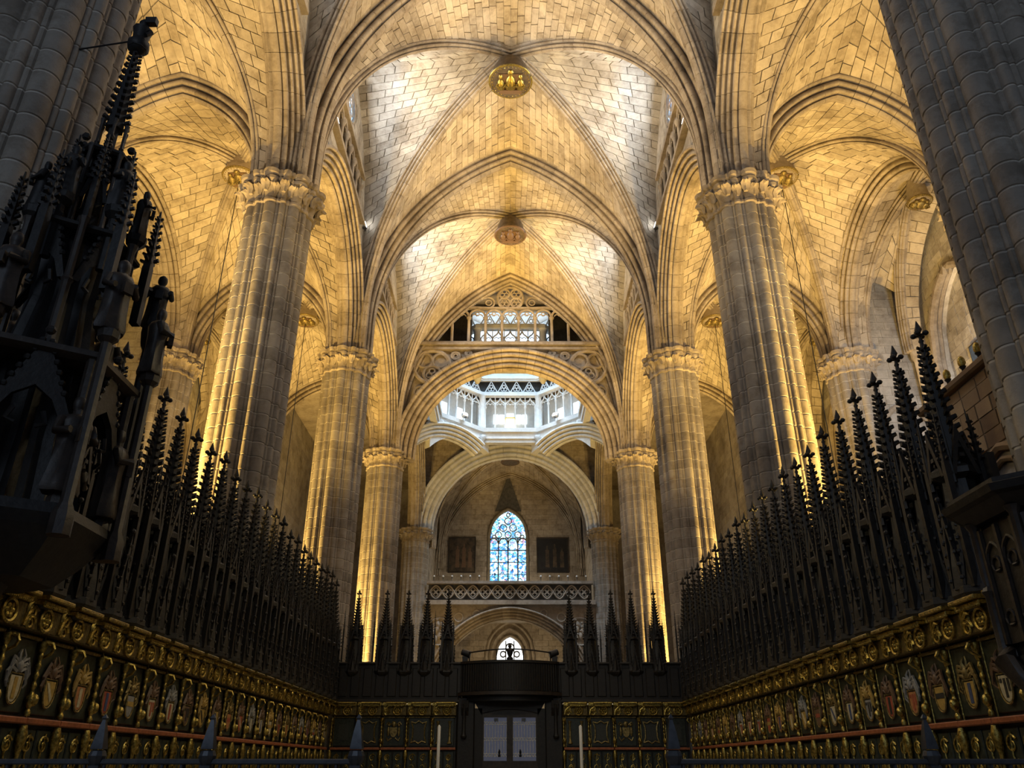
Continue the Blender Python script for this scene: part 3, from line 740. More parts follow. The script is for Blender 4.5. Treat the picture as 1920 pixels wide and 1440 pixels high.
for sx in (-1, 1):
    for cz, r in ((25.85, .30), (25.25, .32)):
        t2 = MB(); bars(t2, [circ(sx*.34, cz, r, 18)], .055, closed=True); bars(t2, [circ(sx*.34+.13*math.cos(q), cz+.13*math.sin(q), .12, 10) for q in (PI/2, PI/2+2.1, PI/2-2.1)], .028, closed=True)
        t2.obj('foil', 'stone', scr, 40)
    for (cx, cz, r, L) in ((1.25, 25.25, .34, 1.3), (2.55, 25.1, .2, .9)):
        t2 = MB(); pts = circ(cx, cz, r, 14, -PI*.6 + PI, PI*1.55) if False else [(cx+r*math.cos(q), cz+r*math.sin(q)) for q in [PI*.45+PI*1.1*i/14 for i in range(15)]]
        pts = pts + [(cx+L*.5, cz-r*1.0+.05), (cx+L, cz-r*.7+(-.02))]
        pts = [(cx+L, cz-r*.6)] + [(cx+L*.5, cz+r*.55)] + pts
        bars(t2, [[(sx*p[0], p[1]) for p in pts]], .055); bars(t2, [[(sx*p[0], p[1]) for p in circ(cx-.02, cz, r*.5, 10)]], .035, closed=True)
        t2.obj('mouchette', 'stone', scr, 40)
    # roundels in the lower spandrels
    c0 = (sx*4.25, 21.05)
    t2 = MB(); bars(t2, [circ(c0[0], c0[1], .98, 30)], .12, y=-.2, closed=True); t2.obj('spandrel_roundel', 'stone', scr, 40)
    t2 = MB()
    for dx in (-.42, .42): bars(t2, [circ(c0[0]+dx, c0[1]+.36, .42, 18)], .08, y=-.2, closed=True)
    bars(t2, [circ(c0[0], c0[1]-.42, .46, 18)], .08, y=-.2, closed=True)
    bars(t2, [circ(c0[0]+.17*math.cos(q), c0[1]-.42+.17*math.sin(q), .16, 10) for q in (PI/2, PI/2+2.1, PI/2-2.1)], .05, y=-.17, closed=True)
    t2.obj('spandrel_foils', 'stone', scr, 40)
    for (cx, cz, r) in ((3.0, 21.75, .22), (2.3, 21.9, .16), (4.85, 19.55, .32), (4.35, 19.45, .2), (5.05, 18.75, .22)):
        t2 = MB(); bars(t2, [[(sx*p[0], p[1]) for p in circ(cx, cz, r, 16)]], .07, y=-.16, closed=True); bars(t2, [[(sx*p[0], p[1]) for p in circ(cx, cz, r*.5, 12)]], .045, y=-.16, closed=True)
        t2.obj('foil', 'stone', scr, 40)

# ------------------------------------------------------------------ octagonal lantern
RA = 4.75; VR = RA/math.cos(PI/8); FW = 2*RA*math.tan(PI/8)
lan = thing('octagonal_lantern', 'pale octagonal lantern with colonnade and bright windows beyond the wide arch', 'lantern', (0, LY, 0))
def octw(name, r0, r1, z0, z1, mat, faces=range(8)):
    mb = MB(); c = math.cos(PI/8)
    for k in faces:
        a, b = PI/4*k-PI/8, PI/4*k+PI/8
        P = [(r*math.cos(q)/c, r*math.sin(q)/c) for r, q in ((r0, a), (r0, b), (r1, b), (r1, a))]
        mb.add([(x, y, z) for z in (z0, z1) for x, y in P], [(0,1,2,3),(7,6,5,4),(0,4,5,1),(1,5,6,2),(2,6,7,3),(3,7,4,0)])
    return mb.obj(name, mat, lan)
octw('base_cornice', RA-.28, RA+.5, 22.2, 22.5, 'pale'); octw('base_frieze', RA-.14, RA+.4, 21.75, 22.2, 'pale', (0, 1, 2, 3, 4))
octw('middle_cornice', RA-.2, RA+.25, 25.0, 25.22, 'pale'); octw('upper_cornice', RA-.15, RA+.4, 26.35, 26.55, 'pale')
octw('upper_wall', RA-.02, RA+.4, 26.55, 28.2, 'pale'); octw('window_band', RA+.1, RA+.3, 28.2, 30.4, 'sky'); octw('top_wall', RA-.02, RA+.4, 30.4, 30.8, 'pale')
octw('upper_frieze_rail', RA-.06, RA+.14, 25.22, 25.34, 'pale'); octw('frieze_rail', RA-.06, RA+.14, 26.22, 26.35, 'pale')
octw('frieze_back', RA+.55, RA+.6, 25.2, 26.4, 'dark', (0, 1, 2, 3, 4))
octw('shade_skin', RA+.41, RA+.45, 26.35, 30.8, 'dark', (5, 6, 7))  # added dark layer: its colour stands for shade behind the tracery
cp = MB(); cp.add([(VR*1.1*math.cos(PI/4*k+PI/8), VR*1.1*math.sin(PI/4*k+PI/8), 30.8) for k in range(8)] + [(0, 0, 32.2)], [(k, (k+1) % 8, 8) for k in range(8)]); cp.obj('lantern_vault', 'pale', lan)
post = MB().lathe([(.10, 0), (.10, .1), (.06, .16), (.055, 1.55), (.09, 1.62), (.105, 1.72)], 8).mesh('colonnette', 'pale', 40)
ogee = MB(); sp_ = FW/5.6
og = [(-sp_/2, 0), (-sp_*.48, .16), (-sp_*.34, .32), (-sp_*.14, .43), (-.04, .54), (0, .72)]
bars(ogee, [og + [(-x, z) for x, z in reversed(og[:-1])]], .05); bars(ogee, [circ(-.12, .12, .11, 8, .2, PI), circ(.12, .12, .11, 8, 0, PI-.2)], .028); bars(ogee, [[(-sp_/2, 0), (-sp_/2, .75)]], .035)
ogee_me = ogee.mesh('ogee_head', 'pale', 40)
pil = MB().lathe([(.28, 0), (.28, .25), (.2, .35), (.2, 2.3), (.3, 2.5)], 10).mesh('corner_pilaster', 'pale', 40)
tri_me = MB(); bars(tri_me, [[(-.5, 0), (0, .86), (.5, 0)]], .05); bars(tri_me, [circ(.14*math.cos(q), .30+.14*math.sin(q), .13, 10) for q in (PI/2, PI/2+2.1, PI/2-2.1)], .03, closed=True)
tri_me = tri_me.mesh('triangle_tracery', 'pale', 40)
corb = MB().lathe([(.10, -.35), (.2, -.2), (.26, 0), (.24, .1)], 10).mesh('corbel', 'pale', 40)
for k in range(8):
    q = PI/4*k; F4 = RZ(q - PI/2) @ T((0, RA, 0))       # local y outward, x along the face
    for j in range(6): put('colonnette', post, lan, mat4=F4 @ T((-sp_*2.5+sp_*j, .06, 22.5)))
    for j in range(5): put('ogee_head', ogee_me, lan, mat4=F4 @ T((-sp_*2+sp_*j, .05, 24.22)))
    for j in range(4): put('triangle_tracery', tri_me, lan, mat4=F4 @ T((-1.35+.9*j, .04, 25.34)) @ Matrix.Diagonal((.86, 1, 1, 1)))
    vq = q+PI/8; put('corner_pilaster', pil, lan, (VR*math.cos(vq), VR*math.sin(vq), 22.5)); put('corbel', corb, lan, (VR*.97*math.cos(vq), VR*.97*math.sin(vq), 21.85))
    if k in (5, 7): MB().box(-FW/2-.3, .7, 22.3, FW/2+.3, .8, 26.4, F4).obj('passage_wall', 'dark', lan)  # near walls coloured dark in place of the shade behind the screen
    if k in (1, 2, 3, 0, 4):
        bw = MB(); bw.box(-FW/2-.4, 1.0, 22.3, FW/2+.4, 1.1, 25.2, F4); o = bw.obj('passage_wall', 'pale', lan)
        for j, (x, z0, z1) in enumerate(((-1.02, 23.3, 24.0), (-.60, 23.3, 24.0), (0, 23.1, 24.1), (.60, 23.3, 24.0), (1.02, 23.3, 24.0)) if k == 2 else ((-.72, 22.9, 24.0), (.72, 22.9, 24.0))):
            w_ = .16 if k == 2 and x else .25
            MB().box(x-w_, .93, z0, x+w_, .99, z1, F4).obj('pane', 'bright', o)
# squinch arches across the corners, spandrel walls over them
for k in (1, 3):
    q = PI/4*k; n = Vector((math.cos(q), math.sin(q), 0)); t = Vector((-n.y, n.x, 0)); c = Vector((0, LY, 0)) + n*(RA+.15)
    ha, hh = 3.3, 1.5; c = c - t*(.65 if k == 1 else -.65); p0 = c+t*ha; p1 = c-t*ha
    seg_arch('squinch_arch', 'pale moulded arch bridging %s corner under the lantern' % ['', 'the far pulpit-side', '', 'the far throne-side', '', 'the near throne-side', '', 'the near pulpit-side'][k], 'arch', p0, p1, 19.45, hh, P_SQ, 'pale', .4, *((4, 0) if k == 1 else (0, 4)))
    m4 = T((0, LY, 0)) @ RZ(q-PI/2) @ T((0, RA-.05, 0))
    RS = (ha*ha+hh*hh)/(2*hh)
    strip_wall(lin(-2.6, 2.6, .2), lambda u: [(min(21.7, 19.45+hh-RS+math.sqrt(RS*RS-(u+(.65 if k == 1 else -.65))**2)+.4), 21.8)], .5, T((0, -LY*0, 0)) @ T((0, -LY, 0)) @ m4, 'squinch_spandrel', 'pale', lan)
for k in (0, 2, 4):
    q = PI/4*k; octw('drum_wall', RA-.04, RA+.4, 21.5, 21.8, 'pale', (k,))
# roof over the corners of the lantern bay
rr = MB(); c8 = math.cos(PI/8); V8 = [((RA+.1)/c8*math.cos(PI/4*k+PI/8), LY+(RA+.1)/c8*math.sin(PI/4*k+PI/8), 26.5) for k in range(8)]
CR = [(W, Y5+.5, 26.5), (-W, Y5+.5, 26.5), (-W, Y4, 26.5), (W, Y4, 26.5)]
rr.add(V8+CR, [(0, 1, 8), (2, 3, 9), (4, 5, 10), (6, 7, 11), (1, 2, 9, 8), (3, 4, 10, 9), (5, 6, 11, 10), (7, 0, 8, 11)])
o = rr.obj('ceiling_lantern', 'stone'); tag(o, 'stone ceiling around the octagonal lantern', 'ceiling', None, 'structure')
# lamps on the lantern ledge
def flood(loc, rz, label, tilt=.6, sc=1.0, group=None, glow='lampw'):
    f = thing('floodlight', label, 'lamp', loc, rz, group)
    MB().bev(-.2*sc, -.12*sc, .12*sc, .2*sc, .12*sc, .42*sc, .03).obj('housing', 'white', f, rot=(-tilt, 0, 0))
    MB().box(-.17*sc, -.135*sc, .15*sc, .17*sc, -.122*sc, .39*sc).obj('lens', glow, f, rot=(-tilt, 0, 0))
    y = MB(); y.tube([(-.24*sc, 0, .28*sc), (-.24*sc, 0, .03), (.24*sc, 0, .03), (.24*sc, 0, .28*sc)], .02*sc, 6); y.obj('yoke', 'iron', f)
    MB().lathe([(.1*sc, 0), (.1*sc, .04)], 10).obj('foot', 'iron', f)
    return f
for sx in (-1, 1): flood((sx*3.0, LY+RA*.58, 22.5), sx*-.6, 'bright white floodlight on the lantern ledge, %s side' % SIDE[sx], .5, 1.0)
g = thing('glowing_lamp', 'golden glowing lamp box in the middle of the lantern colonnade', 'lamp', (0, LY+RA-.1, 22.5))
MB().bev(-.3, -.1, 0, .3, .1, .75, .03).obj('lamp_box', plain('amber_glow', (1, .75, .2), .4, 0, 3.0, (1, .72, .2)), g); MB().box(-.34, -.12, .75, .34, .12, .82).obj('lid', 'gilt', g)

# ------------------------------------------------------------------ arch, gallery and balustrade on the fifth pair of piers
arch('far_arch', 'moulded pale stone arch on the fifth pair of piers', 'arch', (-5.35, Y5), (5.35, Y5), 15.8, 5.5, P_FAR, 'pale', .45)
def iv5(u):
    a, h = 5.35, 5.5; R = (a*a+h*h)/(2*a); c = R-a; v = (R+1.0)**2-(abs(u)+c)**2
    lo = 15.6+math.sqrt(v) if v > 0 else 15.6
    return [(lo, 26.5)]
m4 = T((0, Y5+.1, 0))
wl = strip_wall(lin(-6.3, 6.3, .15), iv5, .4, m4, 'wall_far_arch', 'mortar'); tag(wl, 'stone wall above the far arch under the lantern', 'wall', None, 'structure')
wall_stones(wl, -6.3, 6.3, 15.6, 24, lambda u, z: iv5(u)[0][0] <= z, m4, 'stone', .4, .8, 200)
vault(-5.75, 5.75, Y5+.3, Y6+.3, ((15.6, 6.2, 4.7), (16, 6.2, 5.0)), ((17, 22.5, 3.0), (17, 22.5, 3.0)), 23.6, 16.2, 'ribbed stone vault of the entrance bay', ('stone', 'stone'), d0=.6, nm='entrance bay vault',
      bossargs=dict(label='dark carved boss above the stained glass window', r=.7, face='brownp', fig=False), lim=100, z0=15.0)
arch('wall_rib', 'thin moulded stone arch on the wall around the stained glass window', 'rib', (-5.3, Y6-.1), (5.3, Y6-.1), 15.4, 7.0, P_RIB, 'stone', .5, 14.5)
gal = thing('gallery_balustrade', 'carved stone balustrade of interlaced quatrefoils below the stained glass window', 'balustrade', (0, Y5-.3, 0))
GZ = 11.25
MB().box(-5.5, -.25, 12.32, 5.5, .15, 12.5).obj('top_rail', 'stone', gal); MB().box(-5.6, -.3, GZ-.28, 5.6, .5, GZ).obj('bottom_rail', 'stone', gal); MB().box(-5.4, .1, GZ, 5.4, .14, 12.32).obj('back_panel', 'dark', gal)
for ph in (0, PI):
    mb = MB(); mb.tube([(-5.3+10.6*i/160, -.05, 11.8+.42*math.sin(2*PI*(i/160)*6.5+ph)) for i in range(161)], .055, 6); mb.obj('wavy_bar', 'stone', gal, 40)
for k in range(13):
    x = -5.3+10.6*(k+.5)/13; q4 = MB(); bars(q4, [circ(x+.15*math.cos(a), 11.8+.15*math.sin(a), .14, 10) for a in (0, PI/2, PI, 3*PI/2)], .028, y=-.05, closed=True); q4.obj('quatrefoil', 'stone', gal, 40)
sl = MB().box(-5.7, Y5-.2, 11.0, 5.7, Y6, 11.2).obj('gallery_floor', 'stone'); tag(sl, 'stone gallery floor behind the quatrefoil balustrade', 'gallery floor', None, 'structure')
arch('low_arch', 'broad moulded stone arch under the quatrefoil balustrade', 'arch', (-4.7, Y5-.1), (4.7, Y5-.1), 5.3, 4.8, P_AR, 'stone', .45, 0)
def ivl(u):
    a, h = 4.7, 4.8; R = (a*a+h*h)/(2*a); c = R-a; v = (R+.45)**2-(abs(u)+c)**2
    lo = 5.3+math.sqrt(v) if v > 0 else 0
    return [(lo, 10.97)]
wl = strip_wall(lin(-5.6, 5.6, .14), ivl, .4, T((0, Y5-.2, 0)), 'wall_gallery', 'stone'); tag(wl, 'carved stone spandrel wall under the quatrefoil balustrade', 'wall', None, 'structure')
for sx in (-1, 1):
    md = thing('relief_medallion', 'round carved relief medallion in the spandrel below the balustrade, %s side' % SIDE[sx], 'relief', (sx*4.55, Y5-.22, 9.3))
    rm = MB(); bars(rm, [circ(0, 0, .85, 28)], .07, closed=True); rm.obj('rim', 'stone', md, 40)
    for k in range(9):
        f = MB(); f.ball((0, 0, 0), .13, 8, 5, (1, .8, 2.0)); f.ball((0, -.05, .3), .07, 8, 5); a = 2.4*k; r = .18+.055*k
        f.obj('carved_figure', 'stone', md, 50, loc=(r*math.cos(a), -.05, r*math.sin(a)*.9), rot=(0, random.uniform(-.5, .5), 0))
    for (cx, cz, r) in ((3.35, 10.2, .28), (2.2, 10.45, .22), (3.2, 9.5, .22)):
        t2 = MB(); bars(t2, [[(sx*p[0], p[1]) for p in circ(cx, cz, r, 16)]], .05, closed=True); o = t2.obj('trefoil_moulding', 'stone', md, 40, loc=(-sx*4.55, -.03, -9.3))
    for k in range(6):
        cs = thing('candle_pricket', 'small candle holder on the balustrade rail, %s from the wall on the %s side' % ((ORD + ['sixth'])[k], SIDE[sx]), 'candle holder', (sx*(5.05-k*.6), Y5-.33, 12.5), 0, 'candle holders on the balustrade')
        MB().lathe([(.07, 0), (.07, .03), (.02, .06), (.02, .22), (.06, .25), (.06, .27)], 8).obj('stem', 'iron', cs, 40); MB().ball((0, 0, .34), .07, 8, 5).obj('globe', 'white', cs, 60)
# west wall
def ivw(u):
    r = [(0, 24.5)]
    if abs(u+.15) < 1.5: r = [(0, 11.8), (17.6+arc_h(1.5, 2.15, u+.15), 24.5)]
    if abs(u) < .95: r = [(0, .01), (8.75+arc_h(.95, 1.3, u), 11.8)] + r[1:] if abs(u) < .95 else r
    return r
m4 = T((0, Y6, 0))
us = sorted(set(lin(-5.9, 5.9, .3)+lin(-1.65, 1.35, .1)+[-.95, .95]))
wl = strip_wall(us, ivw, .6, m4, 'wall_west', 'mortar'); tag(wl, 'stone end wall around the stained glass window', 'wall', None, 'structure')
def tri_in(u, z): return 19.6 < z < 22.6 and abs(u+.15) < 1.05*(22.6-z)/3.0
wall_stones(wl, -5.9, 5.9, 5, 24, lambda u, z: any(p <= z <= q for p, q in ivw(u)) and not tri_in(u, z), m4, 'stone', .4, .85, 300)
gb = MB(); gb.prism([(-1.2, 19.6), (.9, 19.6), (-.15, 22.7)], -.02, .02, m4); gb.obj('dark_triangle', 'dark', wl)  # flat dark triangle on the wall above the window
wn = link(bpy.data.objects.new('window_7', None)); wn.matrix_world = T((-.15, Y6, 0)); tag(wn, 'tall pointed stained glass window in blue tones above the balustrade', 'window', None, 'structure')
def wtop(x): return 17.6+arc_h(1.5, 2.15, x)
mb = MB(); mb.tube([(-1.5, -.02, 11.8), (-1.5, -.02, 17.6)] + [(-1.5+3*k/20, -.02, wtop(-1.5+3*k/20)) for k in range(1, 20)] + [(1.5, -.02, 17.6), (1.5, -.02, 11.8)], .14, 8); mb.obj('window_frame', 'mortar', wn, 40)
for k in range(1, 4): MB().box(-1.5+.75*k-.045, .1, 11.8, -1.5+.75*k+.045, .22, 17.5).obj('mullion', 'dark', wn)
for k in range(7): MB().box(-1.5, .14, 11.9+.92*k, 1.5, .2, 11.94+.92*k).obj('bar', 'black', wn)
for i in range(4):
    for k in range(6): MB().box(-1.46+.75*i, .24, 11.9+.94*k, -.79+.75*i, .26, 12.8+.94*k).obj('pane', 'stained', wn)
MB().prism([(-1.48, 17.55)] + [(-1.48+2.96*k/20, max(17.56, wtop(-1.48+2.96*k/20))) for k in range(21)] + [(1.48, 17.55)], .24, .26).obj('pane', 'stained', wn)
tr = MB()
for i in range(4): bars(tr, [[(-1.5+.75*i+.75*q/10, 17.0+arc_h(.375, .5, -.375+.75*q/10)) for q in range(11)]], .05, y=.15)
for (x, z, r) in ((-.75, 17.75, .24), (.75, 17.75, .24), (0, 17.75, .24), (-.38, 18.3, .27), (.38, 18.3, .27), (0, 18.85, .27), (-1.1, 17.6, .13), (1.1, 17.6, .13), (0, 19.35, .14)): bars(tr, [circ(x, z, r, 16)], .04, y=.15, closed=True)
tr.obj('tracery', 'mortar', wn, 40)
wn = link(bpy.data.objects.new('window_8', None)); wn.matrix_world = T((0, Y6, 0)); tag(wn, 'bright pointed window seen under the broad low arch', 'window', None, 'structure')
mb = MB(); mb.prism([(-.95, 0.02), (.95, .02), (.95, 8.75)] + [(.95-1.9*k/12, 8.75+arc_h(.95, 1.3, .95-1.9*k/12)) for k in range(1, 12)] + [(-.95, 8.75)], .3, .34); mb.obj('pane', 'bright', wn)
for rr_, w_ in ((1.05, .1), (1.4, .16), (1.75, .1)):
    mb = MB(); mb.tube([(-rr_, -.05, 2), (-rr_, -.05, 8.75)] + [(-rr_+2*rr_*k/16, -.05, 8.75+arc_h(rr_, rr_*1.35, -rr_+2*rr_*k/16)) for k in range(1, 16)] + [(rr_, -.05, 8.75), (rr_, -.05, 2)], w_, 6); mb.obj('moulding', 'stone', wn, 40)
for k in (-.3, .3): MB().box(k-.04, .1, 0, k+.04, .2, 9.8).obj('mullion', 'dark', wn)
mb = MB(); bars(mb, [circ(0, 9.3, .3, 16), circ(-.5, 8.85, .2, 12), circ(.5, 8.85, .2, 12)], .06, y=.15, closed=True); mb.obj('tracery', 'dark', wn)
for sx, x0, x1, z0, z1, lb in ((-1, -4.75, -2.65, 14.75, 17.5, 'dark old painting of standing figures beside the stained glass window'), (1, 2.05, 4.5, 14.75, 17.45, 'blackened wide painting beside the stained glass window')):
    p = thing('painting', lb, 'painting', ((x0+x1)/2, Y6-.08, z0))
    w_ = (x1-x0)/2; h_ = z1-z0
    MB().box(-w_+.05, -.02, .05, w_-.05, .06, h_-.05).obj('canvas', 'canvas' if sx < 0 else 'canvas2', p)
    for fx, fh in ((-.35, 1.7), (.15, 1.85), (.62, 1.5)):
        fb = MB(); fb.prism([(-.16, 0), (.16, 0), (.13, fh*.55), (.15, fh*.78), (.05, fh*.84), (.07, fh*.95), (0, fh), (-.07, fh*.95), (-.05, fh*.84), (-.15, fh*.78), (-.13, fh*.55)], -.03, -.02); fb.obj('painted_figure', 'brownp' if sx < 0 else 'canvas', p, loc=(fx*w_/1.05, 0, .4))
    fr = MB(); fr.bev(-w_, -.06, 0, w_, .06, .08); fr.bev(-w_, -.06, h_-.08, w_, .06, h_); fr.bev(-w_, -.06, .08, -w_+.08, .06, h_-.08); fr.bev(w_-.08, -.06, .08, w_, .06, h_-.08); fr.obj('frame', 'wood2', p)
# triforium floodlights seen on the ledges
for s in (-1, 1):
    for y, k in ((Y2-.6, 'first'), (20.7, 'second'), (26.6, 'third')):
        flood((s*(W-.42), y, 21.5), PI/2*-s, 'white floodlight on the gallery ledge, %s one along the %s side' % (k, SIDE[s]), .4, .9)

# ------------------------------------------------------------------ choir stalls
SX, SW, SY0, NS = 5.2, .70, 7.1, 25
def spiral(r0, r1, turns, n=26, cx=0, cz=0, a0=0, mir=1, y=0):
    return [(cx+mir*(r0+(r1-r0)*i/n)*math.cos(a0+2*PI*turns*i/n), y, cz+(r0+(r1-r0)*i/n)*math.sin(a0+2*PI*turns*i/n)) for i in range(n+1)]
ZT = 3.15
S_ME = {}
S_ME['body'] = MB().box(0, 0, .1, SW, .5, 1.30).mesh('seat_base', 'wood', 0)
S_ME['back'] = MB().box(.0, .06, 1.30, SW, .16, 2.9).mesh('back_board', 'wood')
S_ME['panel'] = MB().bev(.06, .035, 2.10, SW-.06, .06, 2.84, .01).mesh('painted_panel', 'green')
S_ME['ledge'] = MB().bev(0, -.03, 2.0, SW, .06, 2.065, .012).mesh('red_ledge', 'redl')
S_ME['lintel'] = MB().bev(.03, .0, 2.84, SW-.03, .07, 2.88, .01).mesh('panel_lintel', 'giltd')
c = MB(); c.bev(0, -.10, 2.9, SW, .16, 3.16, .015); S_ME['corn'] = c.mesh('cornice_block', 'giltb')
c = MB(); c.bev(0, -.13, 3.16, SW, .16, 3.25, .01); c.bev(.16, -.22, 3.16, SW-.06, -.12, 3.20, .01); c.bev(.13, -.28, 3.205, SW-.03, -.12, 3.25, .012)
for i in range(14): c.ball((.17+(SW-.24)*(i+.5)/14, -.2, 3.15), .02, 6, 4)
S_ME['cmould'] = c.mesh('cornice_moulding', 'gilt', 30)
c = MB(); cx = SW*.62
c.tube([(cx+.115*math.cos(2*PI*i/20), -.115, 3.03+.115*math.sin(2*PI*i/20)) for i in range(20)], .022, 6, True)
for i in range(6):
    a = 2*PI*i/6; c.ball((cx+.055*math.cos(a), -.115, 3.03+.055*math.sin(a)), .032, 6, 4, (1, .7, 1))
c.ball((cx, -.12, 3.03), .028, 6, 4); S_ME['ros'] = c.mesh('rosette', 'gilt', 50)
c = MB()
for k in (0, 1): c.tube(spiral(.085, .015, 1.6, 22, .14 , 2.97+.12*k, k*2, 1, -.11), .02, 5, taper=lambda t: 1.2-.7*t)
c.tube([(.03, -.11, 2.92), (.06, -.12, 3.05), (.16, -.12, 3.13), (.25, -.11, 3.11)], .022, 5); S_ME['aca'] = c.mesh('acanthus_scroll', 'gilt', 50)
c = MB()
pr = [(.036, 2.08), (.04, 2.12), (.022, 2.15), (.045, 2.2), (.052, 2.25), (.03, 2.30), (.02, 2.34)]
pr += [(.027+.009*math.sin(k*1.6), 2.36+.36*k/14) for k in range(15)] + [(.04, 2.75), (.05, 2.79), (.052, 2.84)]
c.lathe(pr, 8, T((0, .0, 0))); S_ME['col'] = c.mesh('gilt_colonnette', 'gilt', 50)
c = MB(); c.tube([(.0, -.02, 2.84), (.03, -.09, 2.82), (.02, -.12, 2.77), (.05, -.08, 2.72), (.06, .0, 2.68)], .022, 6, taper=lambda t: 1.2-.5*t); S_ME['brk'] = c.mesh('leaf_bracket', 'gilt', 50)
c = MB(); c.ball((.02, -.03, 2.24), .055, 8, 5, (.8, 1, 1.2)); S_ME['knob'] = c.mesh('gilt_knob', 'gilt', 50)
c = MB(); c.bev(.05, .03, 1.34, SW/2-.015, .06, 1.96, .012); c.bev(SW/2+.015, .03, 1.34, SW-.05, .06, 1.96, .012); S_ME['low'] = c.mesh('lower_panel', 'green')
for nm, (r, tr_) in (('a', (.10, 1.4)), ('b', (.085, 1.9))):
    c = MB()
    for sx in (.195, SW-.195):
        c.tube(spiral(r, .015, tr_, 20, sx, 1.80, .5, 1, .02), .013, 5, taper=lambda t: 1.2-.6*t); c.tube(spiral(r, .015, tr_, 20, sx, 1.56, 3.6, -1, .02), .013, 5, taper=lambda t: 1.2-.6*t)
        c.tube([(sx-.02, .02, 1.38), (sx+.03, .02, 1.55), (sx-.02, .02, 1.7), (sx+.02, .02, 1.92)], .012, 5)
        c.tube([(sx+.06, .02, 1.45), (sx+.10, .02, 1.62), (sx+.05, .02, 1.66)], .012, 5)
    S_ME['scr'+nm] = c.mesh('scrollwork', 'gilt', 50)
c = MB(); c.lathe([(.02, 1.32), (.05, 1.36), (.055, 1.44), (.03, 1.5), (.02, 1.6), (.03, 1.72), (.06, 1.82), (.065, 1.9), (.04, 1.99)], 8); S_ME['bal'] = c.mesh('gilt_baluster', 'gilt', 50)
c = MB(); c.lathe([(.01, 2.07), (.012, 2.9)], 5); S_ME['bead'] = c.mesh('gilt_fillet', 'gilt')
def shield_poly(w, h, n=10):
    return [(-w, h)] + [(-w, h*.2)] + [(-w*math.cos(PI/2*i/n), h*.2-h*1.2*math.sin(PI/2*i/n)) for i in range(1, n)] + [(0, -h)] + [(w*math.sin(PI/2*i/n), h*.2-h*1.2*math.cos(PI/2*i/n)) for i in range(1, n)] + [(w, h*.2), (w, h)]
sh = {}
for cl in ('cream', 'red', 'ochre', 'grey', 'orange', 'blue', 'blackp', 'brownp'): sh[cl] = MB().prism(shield_poly(.10, .13), -.012, .012).mesh('shield', cl)
chg = {}
for cl in ('red', 'blackp', 'blue', 'cream', 'ochre'):
    chg[cl, 'pale'] = MB().box(-.03, -.017, -.10, .03, -.012, .115).mesh('shield_charge', cl)
    chg[cl, 'bend'] = MB().prism([(-.09, .11), (-.04, .11), (.07, -.05), (.04, -.09)], -.017, -.012).mesh('shield_charge', cl)
    chg[cl, 'half'] = MB().box(-.095, -.017, .0, .095, -.012, .06).mesh('shield_charge', cl)
    chg[cl, 'bars'] = MB().box(-.085, -.017, .06, -.045, -.012, .1).box(-.02, -.017, -.09, .02, -.012, .1).box(.045, -.017, -.03, .085, -.012, .1).mesh('shield_charge', cl)
rim = MB(); rim.tube([(x, -.01, z) for x, z in shield_poly(.115, .15)], .012, 5, True); rim_me = rim.mesh('shield_rim', 'giltd', 40)
def mantle_mesh(cl, seed):
    rnd = random.Random(seed); c = MB()
    for sx in (-1, 1):
        for k in range(4):
            z = .16+.05*k-.1*(k == 3); c.tube([(sx*.03, 0, z-.02), (sx*(.10+.05*rnd.random()), -.01, z+.02), (sx*(.16+.05*rnd.random()), -.01, z-.03-.05*k), (sx*(.13+.07*rnd.random()), 0, z-.14-.03*k)], .022, 5, taper=lambda t: 1.2-.7*t)
    c.ball((0, -.01, .19), .06, 8, 5, (.9, .6, 1.1)); c.tube([(-.03, 0, .24), (-.05, -.01, .31), (-.01, 0, .36)], .025, 5, taper=lambda t: 1.2-.8*t); c.tube([(.03, 0, .24), (.06, -.01, .30), (.03, 0, .37)], .02, 5, taper=lambda t: 1.2-.8*t)
    return c.mesh('crest_mantling', cl, 50)
mant = [mantle_mesh(c_, i) for i, c_ in enumerate(('giltd', 'brownp', 'grey', 'brownp', 'ochre', 'brownp'))]
RING = ['cream', 'ochre', 'grey', 'brownp', 'orange', 'cream', 'ochre', 'red']
NAMES = {'cream': 'cream', 'red': 'red', 'ochre': 'ochre', 'grey': 'grey', 'orange': 'orange', 'blue': 'blue', 'blackp': 'black', 'brownp': 'brown'}
CHN = {'pale': 'a %s upright stripe', 'bend': 'a %s diagonal band', 'half': 'a %s crossbar', 'bars': '%s broken bars'}
def stall(loc, rz, label, base, charge, i, kind='shield', group=None, low=True):
    s = thing('choir_stall', label, 'choir stall', (loc[0], loc[1], -.1), rz, group)
    put('seat_base', S_ME['body'], s); bk = put('back_board', S_ME['back'], s); put('red_ledge', S_ME['ledge'], s)
    pn = put('painted_panel', S_ME['panel'], s); put('panel_lintel', S_ME['lintel'], s)
    cb = put('cornice_block', S_ME['corn'], s); put('rosette', S_ME['ros'], cb); put('acanthus_scroll', S_ME['aca'], cb); put('cornice_moulding', S_ME['cmould'], s)
    put('gilt_colonnette', S_ME['col'], s, (0, 0, 0)); put('leaf_bracket', S_ME['brk'], s); put('gilt_knob', S_ME['knob'], s); put('gilt_fillet', S_ME['bead'], s, (.06, .03, 0))
    lo = put('lower_panel', S_ME['low'], s); put('scrollwork', S_ME['scra' if i % 2 else 'scrb'], lo); put('gilt_baluster', S_ME['bal'], s, (0, .0, 0))
    if kind == 'shield':
        so = put('shield', sh[base], pn, (SW*.52, .02, 2.33)); put('shield_rim', rim_me, pn, (SW*.52, .02, 2.33))
        if charge: put('shield_charge', chg[charge], pn, (SW*.52, .02, 2.33))
        put('crest_mantling', mant[i % 6], pn, (SW*.52, .015, 2.36))
    return s
